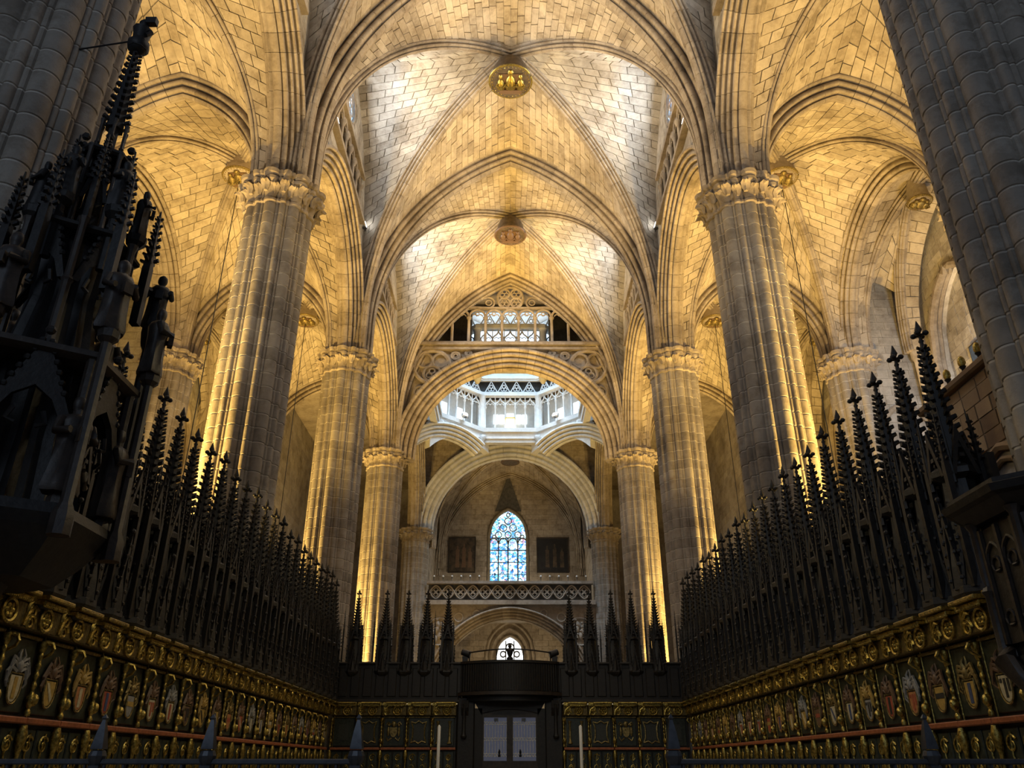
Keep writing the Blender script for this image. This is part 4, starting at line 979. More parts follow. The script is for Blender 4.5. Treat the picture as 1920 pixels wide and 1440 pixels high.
rl = random.Random(3)
CH_ = [('cream', 'pale'), ('red', 'bars'), ('blackp', 'bend'), ('cream', 'bend'), ('ochre', 'half'), ('blackp', 'bars'), ('red', 'half'), ('blue', 'pale'), ('red', 'pale'), ('blue', 'bend')]
DESC = {}; seen = set()
for s in (-1, 1):
    for i in range(NS):
        base = RING[(i*3 + (0 if s < 0 else 5)) % len(RING)]; ch = CH_[(i*7 + (2 if s < 0 else 6)) % len(CH_)]
        if s > 0 and i == 2: base, ch = 'cream', ('red', 'half')
        if s < 0 and i == 2: base, ch = 'cream', ('ochre', 'pale')
        if ch[0] == base: ch = ('blackp', ch[1])
        q = 0
        while (s, base, ch) in seen or ch[0] == base: q += 1; ch = CH_[(i*7+q) % len(CH_)]
        seen.add((s, base, ch))
        y = SY0 + SW*i
        lb = 'gilded choir stall back painted with a %s shield bearing %s, on the %s side, seat %d from its near end' % (NAMES[base], CHN[ch[1]] % NAMES[ch[0]], SIDE[s], i+1)
        dsc = '%s shield with %s, %s side' % (NAMES[base], CHN[ch[1]] % NAMES[ch[0]], SIDE[s]); DESC[s, i] = dsc
        lb = 'gilded choir stall with ' + dsc
        if s < 0: o = stall((-SX, y, 0), PI/2, lb, base, ch, i, group='choir stalls along the sides')
        else: o = stall((SX, y+SW, 0), -PI/2, lb, base, ch, i+3, group='choir stalls along the sides')
# end wall of the choir: five panels on each side of the door
EY = 24.75
EX = [-5.13+.72*k for k in range(5)]
ends = [('cartouche', 'written tablet next to the corner'), ('cartouche', 'framed written tablet'), ('arms', 'gilded coat of arms'), ('cartouche2', 'framed written tablet close to the door'), ('columns', 'pair of painted columns by the door')]
c = MB()
for sx in (-1, 1):
    c.tube([(sx*.22, 0, -.27), (sx*.17, -.01, -.12), (sx*.165, -.01, .12), (sx*.22, 0, .28)], .022, 5)
c.tube([(-.23, 0, .28), (-.1, -.01, .24), (0, -.01, .30), (.1, -.01, .24), (.23, 0, .28)], .02, 5); c.tube([(-.22, 0, -.27), (-.1, -.01, -.23), (0, -.01, -.29), (.1, -.01, -.23), (.22, 0, -.27)], .02, 5)
cart_me = c.mesh('cartouche_frame', 'giltd', 40)
text_me = MB().box(-.15, .0, -.21, .15, .01, .21).mesh('written_tablet', 'text')
c = MB(); 
for a in range(2): c.lathe([(.07, -.3), (.07, -.27), (.035, -.23), (.03, .22), (.045, .25), (.055, .3)], 8, T((-.17+.34*a, 0, 0)))
col_pair = c.mesh('painted_columns', 'giltd', 40)
c = MB(); c.prism(shield_poly(.10, .13), -.03, 0); 
for sx in (-1, 1): c.ball((sx*.15, -.01, .02), .05, 8, 5, (.8, .6, 2.6)); c.ball((sx*.14, -.02, .19), .04, 8, 5); c.tube([(sx*.08, 0, .2), (sx*.17, -.01, .27), (sx*.21, 0, .2)], .02, 5); c.tube([(sx*.05, 0, -.15), (sx*.15, -.01, -.22), (sx*.2, 0, -.13)], .02, 5)
c.ball((0, -.02, .22), .07, 8, 5, (1, .6, 1.2)); arms_me = c.mesh('coat_of_arms', 'giltd', 50)
for s in (-1, 1):
    for k in range(5):
        kd, nm = ends[k]
        x = EX[k] if s < 0 else -EX[k]-SW
        o = stall((x, EY, 0), 0, 'gilded choir end panel with %s, on the %s side' % (nm, SIDE[s]), None, None, k, kind='none')
        pn = [ch for ch in o.children if ch.name.startswith('painted_panel')][0]
        p = (SW/2, .02, 2.46)
        if kd.startswith('cart'):
            put('written_tablet', text_me, pn, p)
            if k: put('cartouche_frame', cart_me, pn, (p[0], .015, p[2]))
        elif kd == 'arms': put('coat_of_arms', arms_me, pn, p)
        else: put('painted_columns', col_pair, pn, p)
# ------------------------------------------------------------------ dark wooden canopies with spires
def crockets(mb, r0, z0, r1, z1, n, edges, size=.05, a0=0):
    for k in range(n):
        t = (k+.3)/n; r = r0+(r1-r0)*t; z = z0+(z1-z0)*t; q = size*(1-.45*t)
        for e in range(edges):
            a = 2*PI*e/edges+a0
            mb.add([(-.35*q, 0, -.3*q), (.35*q, 0, -.3*q), (.35*q, 0, .4*q), (-.35*q, 0, .4*q), (-.42*q, q*1.05, .15*q), (.42*q, q*1.05, .15*q), (.38*q, q*1.0, .8*q), (-.38*q, q*1.0, .8*q)],
                   [(0, 3, 2, 1), (4, 5, 6, 7), (0, 1, 5, 4), (1, 2, 6, 5), (2, 3, 7, 6), (3, 0, 4, 7)], RZ(a-PI/2) @ T((0, r, z)))
    return mb
def finial(mb, z, s=1.0):
    mb.lathe([(.02*s, z-.03), (.035*s, z), (.02*s, z+.03), (.018*s, z+.08*s), (.03*s, z+.1*s), (.015*s, z+.13*s)], 8)
    for e in range(4):
        a = PI/2*e+PI/4; mb.ball((.075*s*math.cos(a), .075*s*math.sin(a), z+.10*s), .04*s, 6, 4, (1, 1, .9)); mb.tube([(0, 0, z+.08*s), (.07*s*math.cos(a), .07*s*math.sin(a), z+.10*s)], .02*s, 5)
    mb.lathe([(.02*s, z+.12*s), (.045*s, z+.17*s), (.03*s, z+.22*s), (.006*s, z+.30*s)], 6)
    return mb
def canopy_proto(H=3.52, width=.70, name='stall_canopy'):
    """origin at the front middle of the cornice top"""
    t = thing(name, '', 'canopy'); w = width/2
    b = MB(); b.lathe([(.20, -.12), (.30, -.02), (.335, .05), (.33, .12), (.26, .16)], 8, a0=PI/8); b.obj('canopy_base', 'wood', t)
    g = MB()
    for q in range(5):
        a = PI/4*q-PI/2-PI/2+PI/2*0; m = RZ(PI/4*(q-2)) @ T((0, -.27, .12))
        g.prism([(-.13, 0), (-.10, 0), (0, .72), (.10, 0), (.13, 0), (.0, .98)], -.02, .02, m); g.ball(m @ Vector((0, -.01, 1.02)), .035, 6, 4); g.tube([m @ Vector((-.07+.14*z/6, 0, .12+.10*math.sin(PI*z/6))) for z in range(7)], .014, 4)
        for k in range(6):
            for sx in (-1, 1): g.ball(m @ Vector((sx*(.125-.019*k), -.015, .10+.145*k)), .026, 5, 3)
    g.obj('gablets', 'wood', t)
    for q in range(4):
        a = PI/2*q+PI/4; p = MB(); p.box(-.035, -.035, .1, .035, .035, 1.5); p.cone(.045, .006, 1.5, 2.15, 4, a0=PI/4); crockets(p, .045, 1.53, .012, 2.1, 6, 4, .04)
        p.obj('corner_pinnacle', 'wood', t, loc=(.29*math.cos(a), .29*math.sin(a), 0))
    l = MB(); l.lathe([(.31, .1), (.29, .35), (.22, .8), (.18, 1.15), (.17, 1.35), (.27, 1.40), (.27, 1.47), (.2, 1.52)], 24, fn=lambda a, z: 1+.07*math.cos(8*a))
    l.obj('lantern_core', 'wood', t)
    g2 = MB()
    for q in range(4):
        m = RZ(PI/2*q) @ T((0, -.22, 1.38)); g2.prism([(-.17, 0), (-.12, 0), (0, .42), (.12, 0), (.17, 0), (.0, .62)], -.02, .02, m)
        g2.tube([m @ Vector((-.15, 0, -.1)), m @ Vector((-.15, 0, .85))], .022, 5, taper=lambda t: 1.2-.9*t)
    g2.obj('upper_gablets', 'wood', t)
    s = MB(); s.cone(.175, .022, 1.4, H-.27, 8); s.obj('spire', 'wood', t)
    k = MB(); crockets(k, .165, 1.55, .026, H-.3, 14, 4, .075, 0); crockets(k, .165, 1.50, .026, H-.34, 14, 4, .075, PI/4); k.obj('crockets', 'wood', t)['kind'] = 'stuff'
    f = MB(); finial(f, H-.27, 1.0); f.obj('finial', 'wood', t, 50)
    return t
can = canopy_proto()
def thin_proto():
    t = thing('slender_pinnacle', '', 'pinnacle')
    MB().box(-.04, -.04, 0, .04, .04, 1.5).box(-.055, -.045, 0, .055, .055, .15).box(-.05, -.05, .9, .05, .05, .97).obj('shaft', 'wood', t)
    p = MB(); p.cone(.035, .005, 1.5, 2.3, 4, a0=PI/4); p.obj('spirelet', 'wood', t); k = MB(); crockets(k, .03, 1.55, .008, 2.25, 9, 4, .035); k.obj('crockets', 'wood', t)['kind'] = 'stuff'
    return t
thin = thin_proto()
first = True
def place(proto, loc, rz, label, group, sc=(1, 1, 1)):
    o = copy_tree(proto) if proto.get('used') else proto
    proto['used'] = 1
    o.location = loc; o.rotation_euler = (0, 0, rz); o.scale = sc; o['label'] = label; o['group'] = group
    if 'used' in o and o is not proto: del o['used']
    return o
for s in (-1, 1):
    for i in range(NS):
        y = SY0 + SW*(i+.5)
        if i < 2: continue
        place(can, (s*(SX+.06), y, ZT), (PI/2 if s < 0 else -PI/2) + random.uniform(-.04, .04), 'dark canopy spire over the ' + DESC[s, i], 'canopy spires over the side stalls', (1, 1, random.uniform(.975, 1.02)))
        if i < NS-1: place(thin, (s*(SX+.12), y+SW/2, ZT+.0), 0, 'slender dark pinnacle between the canopy spires on the %s side' % SIDE[s], 'slender pinnacles between the canopies, %s side' % SIDE[s], (1, 1, random.uniform(.95, 1.1)))
    bs = MB(); bs.box(s*(SX+.32)-.04, SY0+1.4, ZT, s*(SX+.32)+.04, EY+.3, 4.75); o = bs.obj('choir_back_screen', 'wood'); tag(o, 'dark wooden back boards behind the row of canopies on the %s side' % SIDE[s], 'screen')
    bs = MB(); bs.box(min(s*(SX-.0), s*(SX+.5)), SY0, ZT-.0, max(s*SX, s*(SX+.5)), EY+.3, ZT+.02); 
    wl = MB().box(min(s*(SX+.52), s*(SX+.75)), SY0, 0, max(s*(SX+.52), s*(SX+.75)), EY+.8, 3.6).obj('wall_choir', 'webgrey'); tag(wl, 'low stone enclosure wall behind the choir stalls on the %s side' % SIDE[s], 'wall', None, 'structure')
# ------------------------------------------------------------------ choir end: dark parapet, pinnacles, tribune and door
for s in (-1, 1):
    x0, x1 = sorted((s*1.44, s*5.45))
    pw = thing('end_parapet', 'dark wooden panelled parapet above the gilded end panels on the %s side' % SIDE[s], 'parapet', ((x0+x1)/2, EY, 0)); h_ = (x1-x0)/2
    MB().box(-h_, .0, ZT, h_, .3, 4.2).obj('parapet_body', 'wood', pw); MB().bev(-h_-.02, -.08, 4.2, h_+.02, .32, 4.27, .02).obj('parapet_cap', 'wood', pw); MB().bev(-h_, -.06, ZT, h_, 0, ZT+.08, .02).obj('parapet_foot', 'wood', pw)
    pl = MB().bev(-.13, -.035, ZT+.16, .13, 0, 4.1, .02).mesh('parapet_panel', 'wood')
    for k in range(11): put('parapet_panel', pl, pw, (-h_+.36*(k+.5), 0, 0))
    wl = MB().box(x0, EY+.52, 0, x1, EY+.8, 3.14).obj('wall_choir_end', 'webgrey'); tag(wl, 'low stone end wall behind the gilded panels on the %s side' % SIDE[s], 'wall', None, 'structure')
    for k, px in enumerate((668, 722, 763, 800, 840) if s < 0 else (1232, 1188, 1150, 1108, 1070)):
        x = (px-957)/F*(EY*math.cos(PITCH)+3.7*math.sin(PITCH))
        place(can, (x, EY+.12, 3.95), random.uniform(-.1, .1), 'dark crocketed spire on the end parapet, %s from the corner on the %s side' % (ORD[k], SIDE[s]), 'spires on the choir end parapet', (.8, .8, .70))
    for k in range(8):
        place(thin, (s*(1.7+.46*k+.12), EY+.1, 4.2), 0, 'slender dark pinnacle on the end parapet on the %s side' % SIDE[s], 'slender pinnacles on the end parapet, %s side' % SIDE[s], (.55, .55, .5+.2*(k % 2)))
tb = thing('choir_tribune', 'dark curved wooden tribune balcony over the choir door', 'balcony', (0, EY, 0))
def bow(u): return -.62*math.cos(u*PI/2)**.7 if abs(u) < 1 else 0
def bowslab(nm, z0, z1, w, ex, mat='wood', th=None):
    n = 20; f = [(w*(-1+2*i/n), bow(-1+2*i/n)-ex) for i in range(n+1)]; mb = MB()
    vs = [(x, y, z) for z in (z0, z1) for x, y in f+[(w, .35), (-w, .35)]]; m = n+3
    fs = [tuple(range(m)), tuple(reversed(range(m, 2*m)))] + [(i, m+i, m+(i+1) % m, (i+1) % m) for i in range(m)]
    mb.add(vs, fs); return mb.obj(nm, mat, tb)
bowslab('balcony_body', 3.42, 4.2, 1.46, -.03); bowslab('balcony_rail', 4.2, 4.27, 1.5, .03); bowslab('balcony_ledge', 3.33, 3.42, 1.52, .06, 'wood2'); bowslab('balcony_soffit', 3.18, 3.33, 1.40, -.12)
bd = MB().bev(-.022, -.02, 3.44, .022, .02, 4.18, .008).mesh('balcony_board', 'wood')
for i in range(41):
    u = -1+2*(i+.5)/41; du = .01; ang = math.atan2(bow(min(.999, u+du))-bow(max(-.999, u-du)), 2*du*1.46); put('balcony_board', bd, tb, (1.46*u, bow(u)+.02, 0), (0, 0, ang))
for sx in (-1, 1):
    MB().prism([(0, 3.2), (.32, 3.2), (.28, 3.0), (.12, 2.75), (.0, 2.5)], -.1, .1).obj('corbel', 'wood', tb, loc=(sx*1.3, .1, 0), rot=(0, 0, PI/2*(-1)))
    MB().bev(-.25, -.05, 0, .25, .5, 3.3, .03).obj('door_pilaster', 'wood', tb, loc=(sx*1.27, .0, 0))
    MB().lathe([(.06, 2.2), (.09, 2.25), (.05, 2.35), (.05, 2.95), (.1, 3.1)], 10).obj('carved_bracket', 'wood', tb, 40, loc=(sx*1.32, -.12, 0))
rl_ = MB(); rl_.tube([(1.2*(-1+2*i/16), bow((-1+2*i/16)*.82)+.1, 4.52+.06*math.cos((-1+2*i/16)*PI/2)) for i in range(17)], .022, 6)
for u in (-1, -.33, .33, 1): rl_.tube([(1.2*u, bow(u*.82)+.1, 4.25), (1.2*u, bow(u*.82)+.1, 4.55)], .02, 6)
rl_.obj('iron_rail', 'black', tb, 40)
door = link(bpy.data.objects.new('door_1', None)); door.location = (0, EY+.12, 0); tag(door, 'double choir door with leaded glass panes under the tribune', 'door', None, 'structure')
fr = MB(); fr.box(-1.05, -.06, 0, -.80, .1, 3.0); fr.box(.80, -.06, 0, 1.05, .1, 3.0); fr.prism([(-.82, 2.82)] + [(-.8+1.6*k/12, 2.88+.1*math.cos((-1+2*k/12)*PI/2)) for k in range(13)] + [(.82, 2.82), (1.05, 3.2), (-1.05, 3.2)], -.06, .1); fr.obj('door_frame', 'wood', door)
for sx in (-1, 1):
    lf = MB(); lf.box(sx*.42-.42, 0, 0, sx*.42+.42, .06, 1.62); lf.box(sx*.42-.42, 0, 2.76, sx*.42+.42, .06, 3.1); lf.box(sx*.42-.42, 0, 1.62, sx*.42-.33, .06, 2.76); lf.box(sx*.42+.33, 0, 1.62, sx*.42+.42, .06, 2.76)
    lo = lf.obj('door_leaf', 'wood2', door)
    MB().box(sx*.42-.33, .05, 1.62, sx*.42+.33, .06, 2.76).obj('pane', 'doorg', lo)
    ld = MB()
    for z in (1.72, 2.13, 2.55):
        for i in range(8):
            x = sx*.42-.33+.66*i/8; d = .66/8
            ld.tube([(x, .03, z), (x+d, .03, z+.11)], .014, 4)
            if i < 8: ld.tube([(x, .03, z+.11), (x+d, .03, z)], .014, 4)
    for i in range(9):
        x = sx*.42-.33+.66*i/8
        for a, b in ((1.84, 2.12), (2.25, 2.54)): ld.tube([(x, .035, a), (x, .035, b)], .008, 4)
    ld.obj('lead_strips', 'white', lo)
    MB().lathe([(.03, 0), (.04, .04), (.02, .08), (.035, .13), (.01, .2)], 8).obj('latch', 'black', lo, 40, loc=(sx*.30, -.02, 1.72))
    MB().box(-.06, -.03, 2.66, .06, .0, 2.74).obj('sign_plate', 'iron', lo, loc=(sx*.40, 0, 0))
# stage lamps and finial on the tribune
for sx in (-1, 1):
    l = thing('stage_spotlight', 'black stage spotlight clamped on the tribune rail, %s side' % SIDE[sx], 'lamp', (sx*1.33, EY-.05, 4.27))
    MB().lathe([(.07, -.12), (.09, -.1), (.1, .1), (.115, .16)], 12, T((0, 0, .25)) @ RY(-sx*1.9) ).obj('lamp_body', 'black', l, 40); MB().lathe([(.095, 0), (.095, .01)], 12, T((0, 0, .25)) @ RY(-sx*1.9) @ T((0, 0, .165))).obj('lens', 'white', l)
    MB().box(-.08, -.08, 0, .08, .08, .12).obj('clamp', 'black', l); MB().box(-.09, -.03, .1, .09, .03, .16).obj('bracket', 'black', l)
fg = thing('carved_finial', 'small dark carved figure on the middle of the tribune rail', 'finial', (0, EY-.5, 4.27))
MB().lathe([(.09, 0), (.1, .06), (.05, .1), (.09, .2), (.1, .28), (.04, .34), (.06, .4), (.02, .48)], 10).obj('figure_body', 'black', fg, 40); MB().tube([(-.12, 0, .3), (0, 0, .25), (.12, 0, .3)], .025, 6).obj('arms', 'black', fg, 40)
# white candle poles in front of the end panels
for sx, px in ((-1, 822), (1, 1092)):
    x = (px-957)/F*(22.5*math.cos(PITCH))
    cpole = thing('candle_pole', 'tall white processional candle before the end panels, %s side' % SIDE[sx], 'candle', (x, 22.5, 0)); MB().lathe([(.16, 0), (.16, .05), (.03, .1), (.03, 1.2), (.07, 1.25), (.03, 1.3)], 10).obj('stand', 'iron', cpole, 40); MB().lathe([(.042, 1.3), (.042, 2.42), (.01, 2.46)], 10).obj('wax', 'white', cpole, 40)

# ------------------------------------------------------------------ carved statues
def statue_mesh(h=.8, mat='wood', seed=0):
    r = random.Random(seed); ph = r.random()*6; mb = MB()
    fold = lambda a, z: (1+.10*math.sin(7*a+ph+z*3)*(1 if z < .55*h else .35))*(1-.22*abs(math.sin(a)))
    k = h/.8
    mb.lathe([(.15*k, 0), (.16*k, .03*k), (.135*k, .2*k), (.125*k, .38*k), (.135*k, .5*k), (.15*k, .58*k), (.12*k, .64*k), (.05*k, .67*k), (.045*k, .69*k), (.062*k, .72*k), (.068*k, .76*k), (.06*k, .81*k), (.025*k, .84*k)], 18, None, fold)
    for sx in (-1, 1): mb.tube([(sx*.13*k, 0, .6*k), (sx*.17*k, -.03*k, .48*k), (sx*(.06+.08*r.random())*k, -.15*k, (.44+.1*r.random())*k)], .042*k, 7, taper=lambda t: 1.1-.35*t)
    mb.box(-.05*k, -.17*k, .4*k, .05*k, -.12*k, .52*k)
    return mb.mesh('statue', mat, 50)
stat = [statue_mesh(.8, 'wood2', i) for i in range(3)]; statb = [statue_mesh(.8, 'wood', i+5) for i in range(2)]
# ------------------------------------------------------------------ bishop's throne canopy
TX, TY = -4.78, 7.25
th = thing('throne_canopy', 'towering dark carved throne canopy with statues and crocketed spire', 'throne', (TX, TY, 0))
MB().box(-.95, -.75, 0, -.55, .3, 3.2).obj('throne_back', 'wood', th); MB().lathe([(.12, 2.55), (.3, 2.75), (.42, 3.02)], 12, T((-.25, 0, 0))).obj('console', 'wood', th, 40)
MB().lathe([(.55, 3.0), (.75, 3.2), (.9, 3.4), (.95, 3.5), (.92, 3.6)], 6, a0=PI/6).obj('canopy_floor', 'wood', th)
cb = MB(); cb.tube([(.5, -.9, 3.35), (.2, -1.0, 3.2), (-.1, -1.02, 3.3), (-.25, -.95, 3.55), (-.1, -.9, 3.7), (.05, -.92, 3.55)], .12, 8, taper=lambda t: 1.1-.6*t); cb.obj('scroll_corbel', 'wood2', th, 50)
def tier(r, z0, z1, n, a0, post=.05, arches=True, nm='post'):
    pm = MB().lathe([(post*1.5, 0), (post*1.5, .1), (post, .16), (post, (z1-z0)*.5), (post*1.4, (z1-z0)*.52), (post*.9, (z1-z0)*.55), (post*.9, z1-z0-.08), (post*1.4, z1-z0)], 8).mesh(nm, 'wood2', 30)
    for i in range(n):
        a = 2*PI*i/n+a0; put(nm, pm, th, (r*math.cos(a), r*math.sin(a), z0))
        if arches:
            b = a+2*PI/n; p = Vector((r*math.cos(a), r*math.sin(a), 0)); q = Vector((r*math.cos(b), r*math.sin(b), 0)); L = (q-p).length; m = (p+q)/2
            g = MB(); g.prism([(-L*.46, 0), (-L*.34, 0), (-L*.2, .22), (0, .34), (L*.2, .22), (L*.34, 0), (L*.46, 0), (L*.3, .3), (.0, .85), (-L*.3, .3)], -.03, .03)
            g.tube([(-L*.15, 0, .1), (-L*.2, 0, -.02), (-L*.1, 0, -.05)], .025, 5); g.tube([(L*.15, 0, .1), (L*.2, 0, -.02), (L*.1, 0, -.05)], .025, 5)
            for k in range(6):
                for sx in (-1, 1): g.ball((sx*L*(.30-.05*k), -.02, .30+.1*k), .035, 6, 4)
            g.ball((0, -.02, .92), .05, 6, 4)
            g.obj('gablet', 'wood', th, loc=(m.x, m.y, z1-.75), rot=(0, 0, math.atan2(q.y-p.y, q.x-p.x)))
def ringc(nm, r, z, h, n=6, a0=PI/6, mat='wood'): MB().lathe([(r*.9, z), (r, z+h*.3), (r, z+h*.7), (r*.85, z+h)], n, a0=a0).obj(nm, mat, th)
tier(.82, 3.55, 5.1, 6, PI/6, .06); ringc('tier_cornice', .92, 5.02, .14, mat='wood2')
MB().lathe([(.55, 3.6), (.45, 4.3), (.5, 5.05)], 48, fn=lambda a, z: 1+.09*math.cos(12*a)+.05*math.cos(24*a)).obj('inner_core', 'wood', th)
tier(.58, 5.1, 6.7, 6, 0, .045); ringc('tier_cornice', .62, 6.6, .1)
MB().lathe([(.40, 5.1), (.30, 5.9), (.34, 6.65)], 36, fn=lambda a, z: 1+.10*math.cos(12*a)).obj('inner_core', 'wood', th)
tier(.30, 6.7, 7.9, 6, PI/6, .03); ringc('tier_cornice', .34, 7.85, .08)
MB().lathe([(.13, 6.65), (.10, 7.9)], 6).obj('inner_core', 'wood', th)
tier(.15, 7.7, 8.45, 6, 0, .022, False); MB().cone(.07, .06, 7.6, 8.5, 6).obj('inner_core', 'wood', th)
MB().cone(.11, .04, 8.4, 9.72, 6).obj('spire', 'wood', th)
k = MB(); crockets(k, .11, 8.45, .045, 9.7, 11, 6, .06); k.obj('crockets', 'wood', th)['kind'] = 'stuff'
f = MB(); f.lathe([(.05, 9.7), (.12, 9.75), (.13, 9.85), (.06, 9.9)], 8); f.obj('finial_base', 'wood', th)
f = MB(); f.lathe([(.09, 9.88), (.10, 10.0), (.12, 10.1), (.07, 10.14), (.05, 10.16), (.065, 10.22), (.03, 10.28)], 10); f.box(.02, -.05, 10.2, .16, .03, 10.3, None); f.tube([(.1, 0, 10.08), (.16, -.06, 9.98), (.12, -.1, 9.9)], .03, 6); f.ball((.0, 0, 9.82), .14, 8, 5); f.obj('finial_figure', 'wood', th, 50)
# outer pinnacles with statues
for i in range(6):
    a = PI/3*i+PI/6; x, y = .98*math.cos(a), .98*math.sin(a)
    p = MB(); p.lathe([(.10, 3.3), (.10, 3.5), (.055, 3.6), (.05, 5.2), (.10, 5.25), (.11, 5.33)], 8); p.obj('outer_shaft', 'wood2', th, 30, loc=(x, y, 0))
    put('statue', stat[i % 3], th, (x*.98, y*.98, 5.33), (0, 0, a+PI/2))
    put('statue', stat[(i+1) % 3], th, (x*.84, y*.84, 3.7), (0, 0, a+PI/2), scale=(1.1, 1.1, 1.15))
    p = MB(); p.box(-.045, -.045, 0, .045, .045, .75); p.cone(.06, .01, .75, 1.55, 4, a0=PI/4); crockets(p, .055, .8, .015, 1.5, 7, 4, .05)
    p.obj('outer_pinnacle', 'wood', th, loc=(x*.72, y*.72, 5.9))
    put('statue', statb[i % 2], th, (.52*math.cos(a), .52*math.sin(a), 7.0), (0, 0, a+PI/2), scale=(.75, .75, .8)); MB().lathe([(.05, 6.2), (.05, 6.85), (.11, 6.92), (.12, 7.0)], 8).obj('statue_bracket', 'wood', th, loc=(.52*math.cos(a), .52*math.sin(a), 0))
    p = MB(); p.box(-.03, -.03, 0, .03, .03, .6); p.cone(.04, .008, .6, 1.3, 4, a0=PI/4); crockets(p, .04, .65, .012, 1.25, 7, 4, .04); p.obj('outer_pinnacle', 'wood', th, loc=(.34*math.cos(a+.5), .34*math.sin(a+.5), 6.75))
sp = MB(); sp.tube([(.2, .3, 3.25), (.45, .55, 3.3), (.64, .68, 3.5)], .07, 8); sp.lathe([(.09, 3.35), (.06, 3.5), (.055, 5.75), (.09, 5.82), (.11, 5.95), (.11, 6.05)], 8, T((.64, .7, 0))); sp.obj('side_column', 'wood', th, 30); put('statue', statb[0], th, (.64, .7, 6.05), (0, 0, .4), scale=(.8, .8, .85))
rod = thing('iron_tie_rod', 'thin iron rod tying the throne spire to the pier behind', 'rod', (TX, TY, 9.92)); MB().tube([(-.05, 0, 0), (-.95, .25, .12)], .012, 6).obj('rod_bar', 'black', rod); MB().ball((-.95, .25, .12), .03, 6, 4).obj('rod_end', 'black', rod)
# seated carved saint on the corbel under the throne canopy
sc = thing('carved_wreath', 'dark carved round wreath relief on the throne canopy front', 'relief', (-4.95, 6.2, 3.95)); mb = MB(); mb.tube([(.26*math.cos(2*PI*i/20), 0, .26*math.sin(2*PI*i/20)) for i in range(20)], .045, 6, True); mb.obj('ring', 'wood2', sc, 40); mb = MB(); mb.tube([(x, y, z) for x, y, z in spiral(.2, .03, 1.5, 20, 0, 0, 1)], .035, 6); mb.obj('carved_swirl', 'wood2', sc, 40); MB().lathe([(.2, 0), (.22, .04), (.2, .08)], 12, T((0, .02, -.42))).obj('bracket', 'wood2', sc)
# ------------------------------------------------------------------ pulpit
PX, PY = 4.85, 6.55
pu = thing('pulpit', 'dark octagonal carved pulpit with moulded rim and tracery panels', 'pulpit', (PX, PY, 0))
PR = .92
MB().lathe([(.35, 0), (.3, .1), (.22, .3), (.2, 1.2), (.35, 1.5)], 8).obj('stem', 'wood', pu)
MB().lathe([(.3, 1.5), (.55, 1.8), (.74, 2.1), (.80, 2.2), (.78, 2.3)], 8, a0=PI/8).obj('bowl', 'wood', pu)
MB().lathe([(.74, 2.3), (.74, 3.4)], 8, a0=PI/8).obj('drum', 'wood', pu)
MB().lathe([(.82, 3.4), (.9, 3.46), (.94, 3.5), (1.0, 3.52), (1.02, 3.58), (.96, 3.6), (.96, 3.64)], 8, a0=PI/8).obj('rim', 'wood', pu)
for i in range(8):
    a = PI/4*i; m = RZ(a+PI/2) @ T((0, -.70, 0)); w_ = .27
    pn = MB(); pn.box(-w_, -.02, 2.4, w_, 0, 3.35, m); o = pn.obj('panel', 'bluep' if i == 5 else 'wood', pu)
    t = MB()
    for sx in (-1, 0, 1): t.box(sx*w_*.9-.018, -.05, 2.4, sx*w_*.9+.018, 0, 3.35, m)
    for sx in (-.5, .5):
        t.tube([m @ Vector((sx*w_*.9-.12+.24*k/8, -.03, 3.05+arc_h(.12, .17, -.12+.24*k/8))) for k in range(9)], .016, 5); t.tube([m @ Vector((sx*w_*.9+.06*math.cos(2*PI*k/10), -.03, 3.12-.08+.06*math.sin(2*PI*k/10))) for k in range(10)], .012, 5, True); t.tube([m @ Vector((sx*w_*.9+.06*math.cos(2*PI*k/10), -.03, 2.6+.06*math.sin(2*PI*k/10))) for k in range(10)], .012, 5, True)
    t.obj('tracery', 'wood2', pu)
    v = a+PI/8; b = MB(); b.lathe([(.05, 2.25), (.07, 2.3), (.045, 2.36), (.045, 2.8), (.065, 2.84), (.04, 2.88), (.04, 3.36), (.07, 3.42)], 8); b.cone(.05, .005, 2.88, 3.3, 4); b.obj('buttress', 'wood2', pu, 30, loc=(.80*math.cos(v), .80*math.sin(v), 0))
sw = MB(); sw.tube([(-.55, -.2, 2.15), (-.78, .0, 2.05), (-.85, .15, 2.25), (-.7, .3, 2.35), (-.6, .2, 2.2)], .10, 8, taper=lambda t: 1.2-.7*t); sw.obj('carved_beast', 'wood2', pu, 50)
# ------------------------------------------------------------------ brown block wall behind the pulpit side stalls
m4 = T((6.35, 11.0, 0)) @ RZ(-PI/2)
NA, NZ = .9, 4.05
def ivb(u):
    return [(0, 6.3)]
wl = strip_wall(lin(0, 2.4, .3), ivb, .5, m4, 'wall_organ_loft', 'pmortar'); tag(wl, 'brown block wall with candle lamps on top behind the pulpit', 'wall', None, 'structure')
wall_stones(wl, 0, 2.4, 2.4, 6.28, lambda u, z: not (abs(u-1.5) < 1.0 and z < 4.0+arc_h(1.0, 1.2, u-1.5)), m4, 'brick', .22, .34, 300, .015, 'brick')
c = MB(); c.bev(-.08, -.12, 6.3, 2.5, .6, 6.42, .03, m4); c.obj('wall_cap', 'brick', wl)
for r_, w_ in ((1.0, .06), (.86, .04)):
    a = MB(); a.tube([m4 @ Vector((1.5-r_, -.04, 2.5)), m4 @ Vector((1.5-r_, -.04, 4.0))] + [m4 @ Vector((1.5-r_+2*r_*k/16, -.04, 4.0+arc_h(r_, r_*1.2, -r_+2*r_*k/16))) for k in range(1, 16)] + [m4 @ Vector((1.5+r_, -.04, 4.0)), m4 @ Vector((1.5+r_, -.04, 2.5))], w_, 6); a.obj('niche_moulding', 'brick', wl, 40)
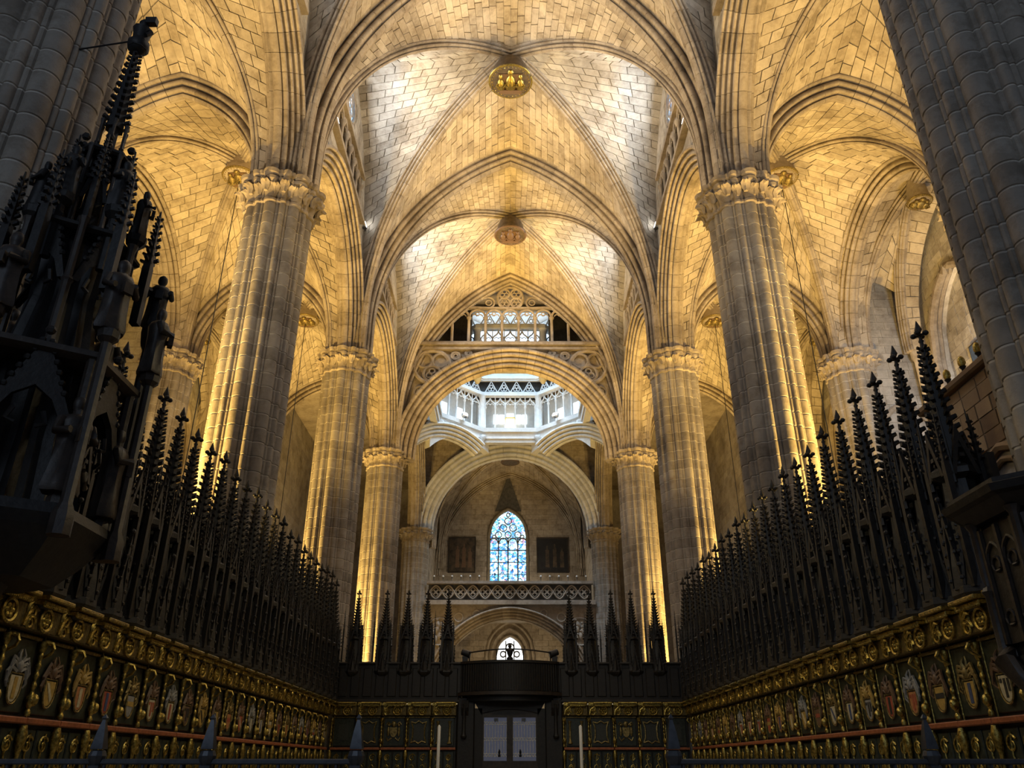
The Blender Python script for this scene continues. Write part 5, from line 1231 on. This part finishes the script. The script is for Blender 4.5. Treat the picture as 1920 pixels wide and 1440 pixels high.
for k in range(5):
    p = m4 @ Vector((.15+.42*k, .1, 6.42)); l = thing('candle_lamp', 'small lamp on the brown wall top, %s from the open end' % ORD[k], 'lamp', p, 0, 'lamps on the brown wall')
    MB().lathe([(.05, 0), (.06, .02), (.025, .05), (.025, .16), (.05, .2)], 8).obj('lamp_stem', 'black', l, 40); MB().lathe([(.035, .2), (.055, .25), (.05, .32), (.02, .36)], 8).obj('globe', 'gilt', l, 50)
# ------------------------------------------------------------------ hanging lamp cables in the aisles
for x, y, z0, z1, s_ in ((-9.92, 22.8, 4.5, 20.98, -1), (9.92, 22.8, 4.5, 20.98, 1), (-9.92, 33.15, 5, 20.98, -1), (9.92, 33.15, 5, 20.98, 1)):
    l = thing('hanging_lamp', 'dark pendant lamp on a long cable in the %s aisle bay on the %s side' % ('second' if y < 30 else 'third', SIDE[s_]), 'lamp', (x, y, z0)); MB().tube([(0, 0, .4), (0, 0, z1-z0)], .016, 5).obj('cable', 'black', l); MB().lathe([(.05, .42), (.12, .35), (.2, .1), (.22, 0), (.16, .02)], 12).obj('lamp_shade', 'black', l, 40)
# ------------------------------------------------------------------ iron railings before the choir
RYY = 5.0
for s, x0, x1, posts, lb in ((-1, -3.35, -.88, (-2.36, -1.73, -.88), 'throne'), (1, .94, 3.4, (.94, 2.42), 'pulpit')):
    r = thing('iron_railing', 'grey iron railing before the choir on the %s side' % lb, 'railing', (0, RYY, 0))
    MB().bev(x0, -.02, 1.505, x1, .02, 1.535, .006).obj('top_rail', 'iron', r); MB().box(x0, -.015, .15, x1, .015, .18).obj('bottom_rail', 'iron', r)
    br = MB().lathe([(.011, .18), (.011, 1.505)], 6).mesh('baluster', 'iron'); n = int((x1-x0)/.11)
    for k in range(n): put('baluster', br, r, (x0+.05+.11*k, 0, 0))
    for px in posts:
        p = MB(); p.box(-.03, -.03, 0, .03, .03, 1.5); p.obj('post', 'iron', r, loc=(px, 0, 0))
        p = MB(); p.lathe([(.03, 1.50), (.042, 1.52), (.05, 1.55), (.04, 1.575), (.03, 1.58)], 10); p.lathe([(.048, 1.585), (.048, 1.595), (.03, 1.68), (.012, 1.74), (.02, 1.75), (.004, 1.77)], 4, a0=PI/4); p.obj('post_finial', 'iron', r, 30, loc=(px, 0, 0))
# blue picture in the tribune chapel
bp = thing('blue_painting', 'dark framed bluish painting on the chapel wall beyond the pulpit', 'painting', (XC+.4, 24.0, 13.45), -PI/2)
MB().bev(-1.1, -.06, 0, 1.1, .06, 1.7, .05).obj('frame', 'wood2', bp); MB().box(-1.0, -.08, .1, 1.0, -.06, 1.6).obj('canvas', 'bluep', bp)
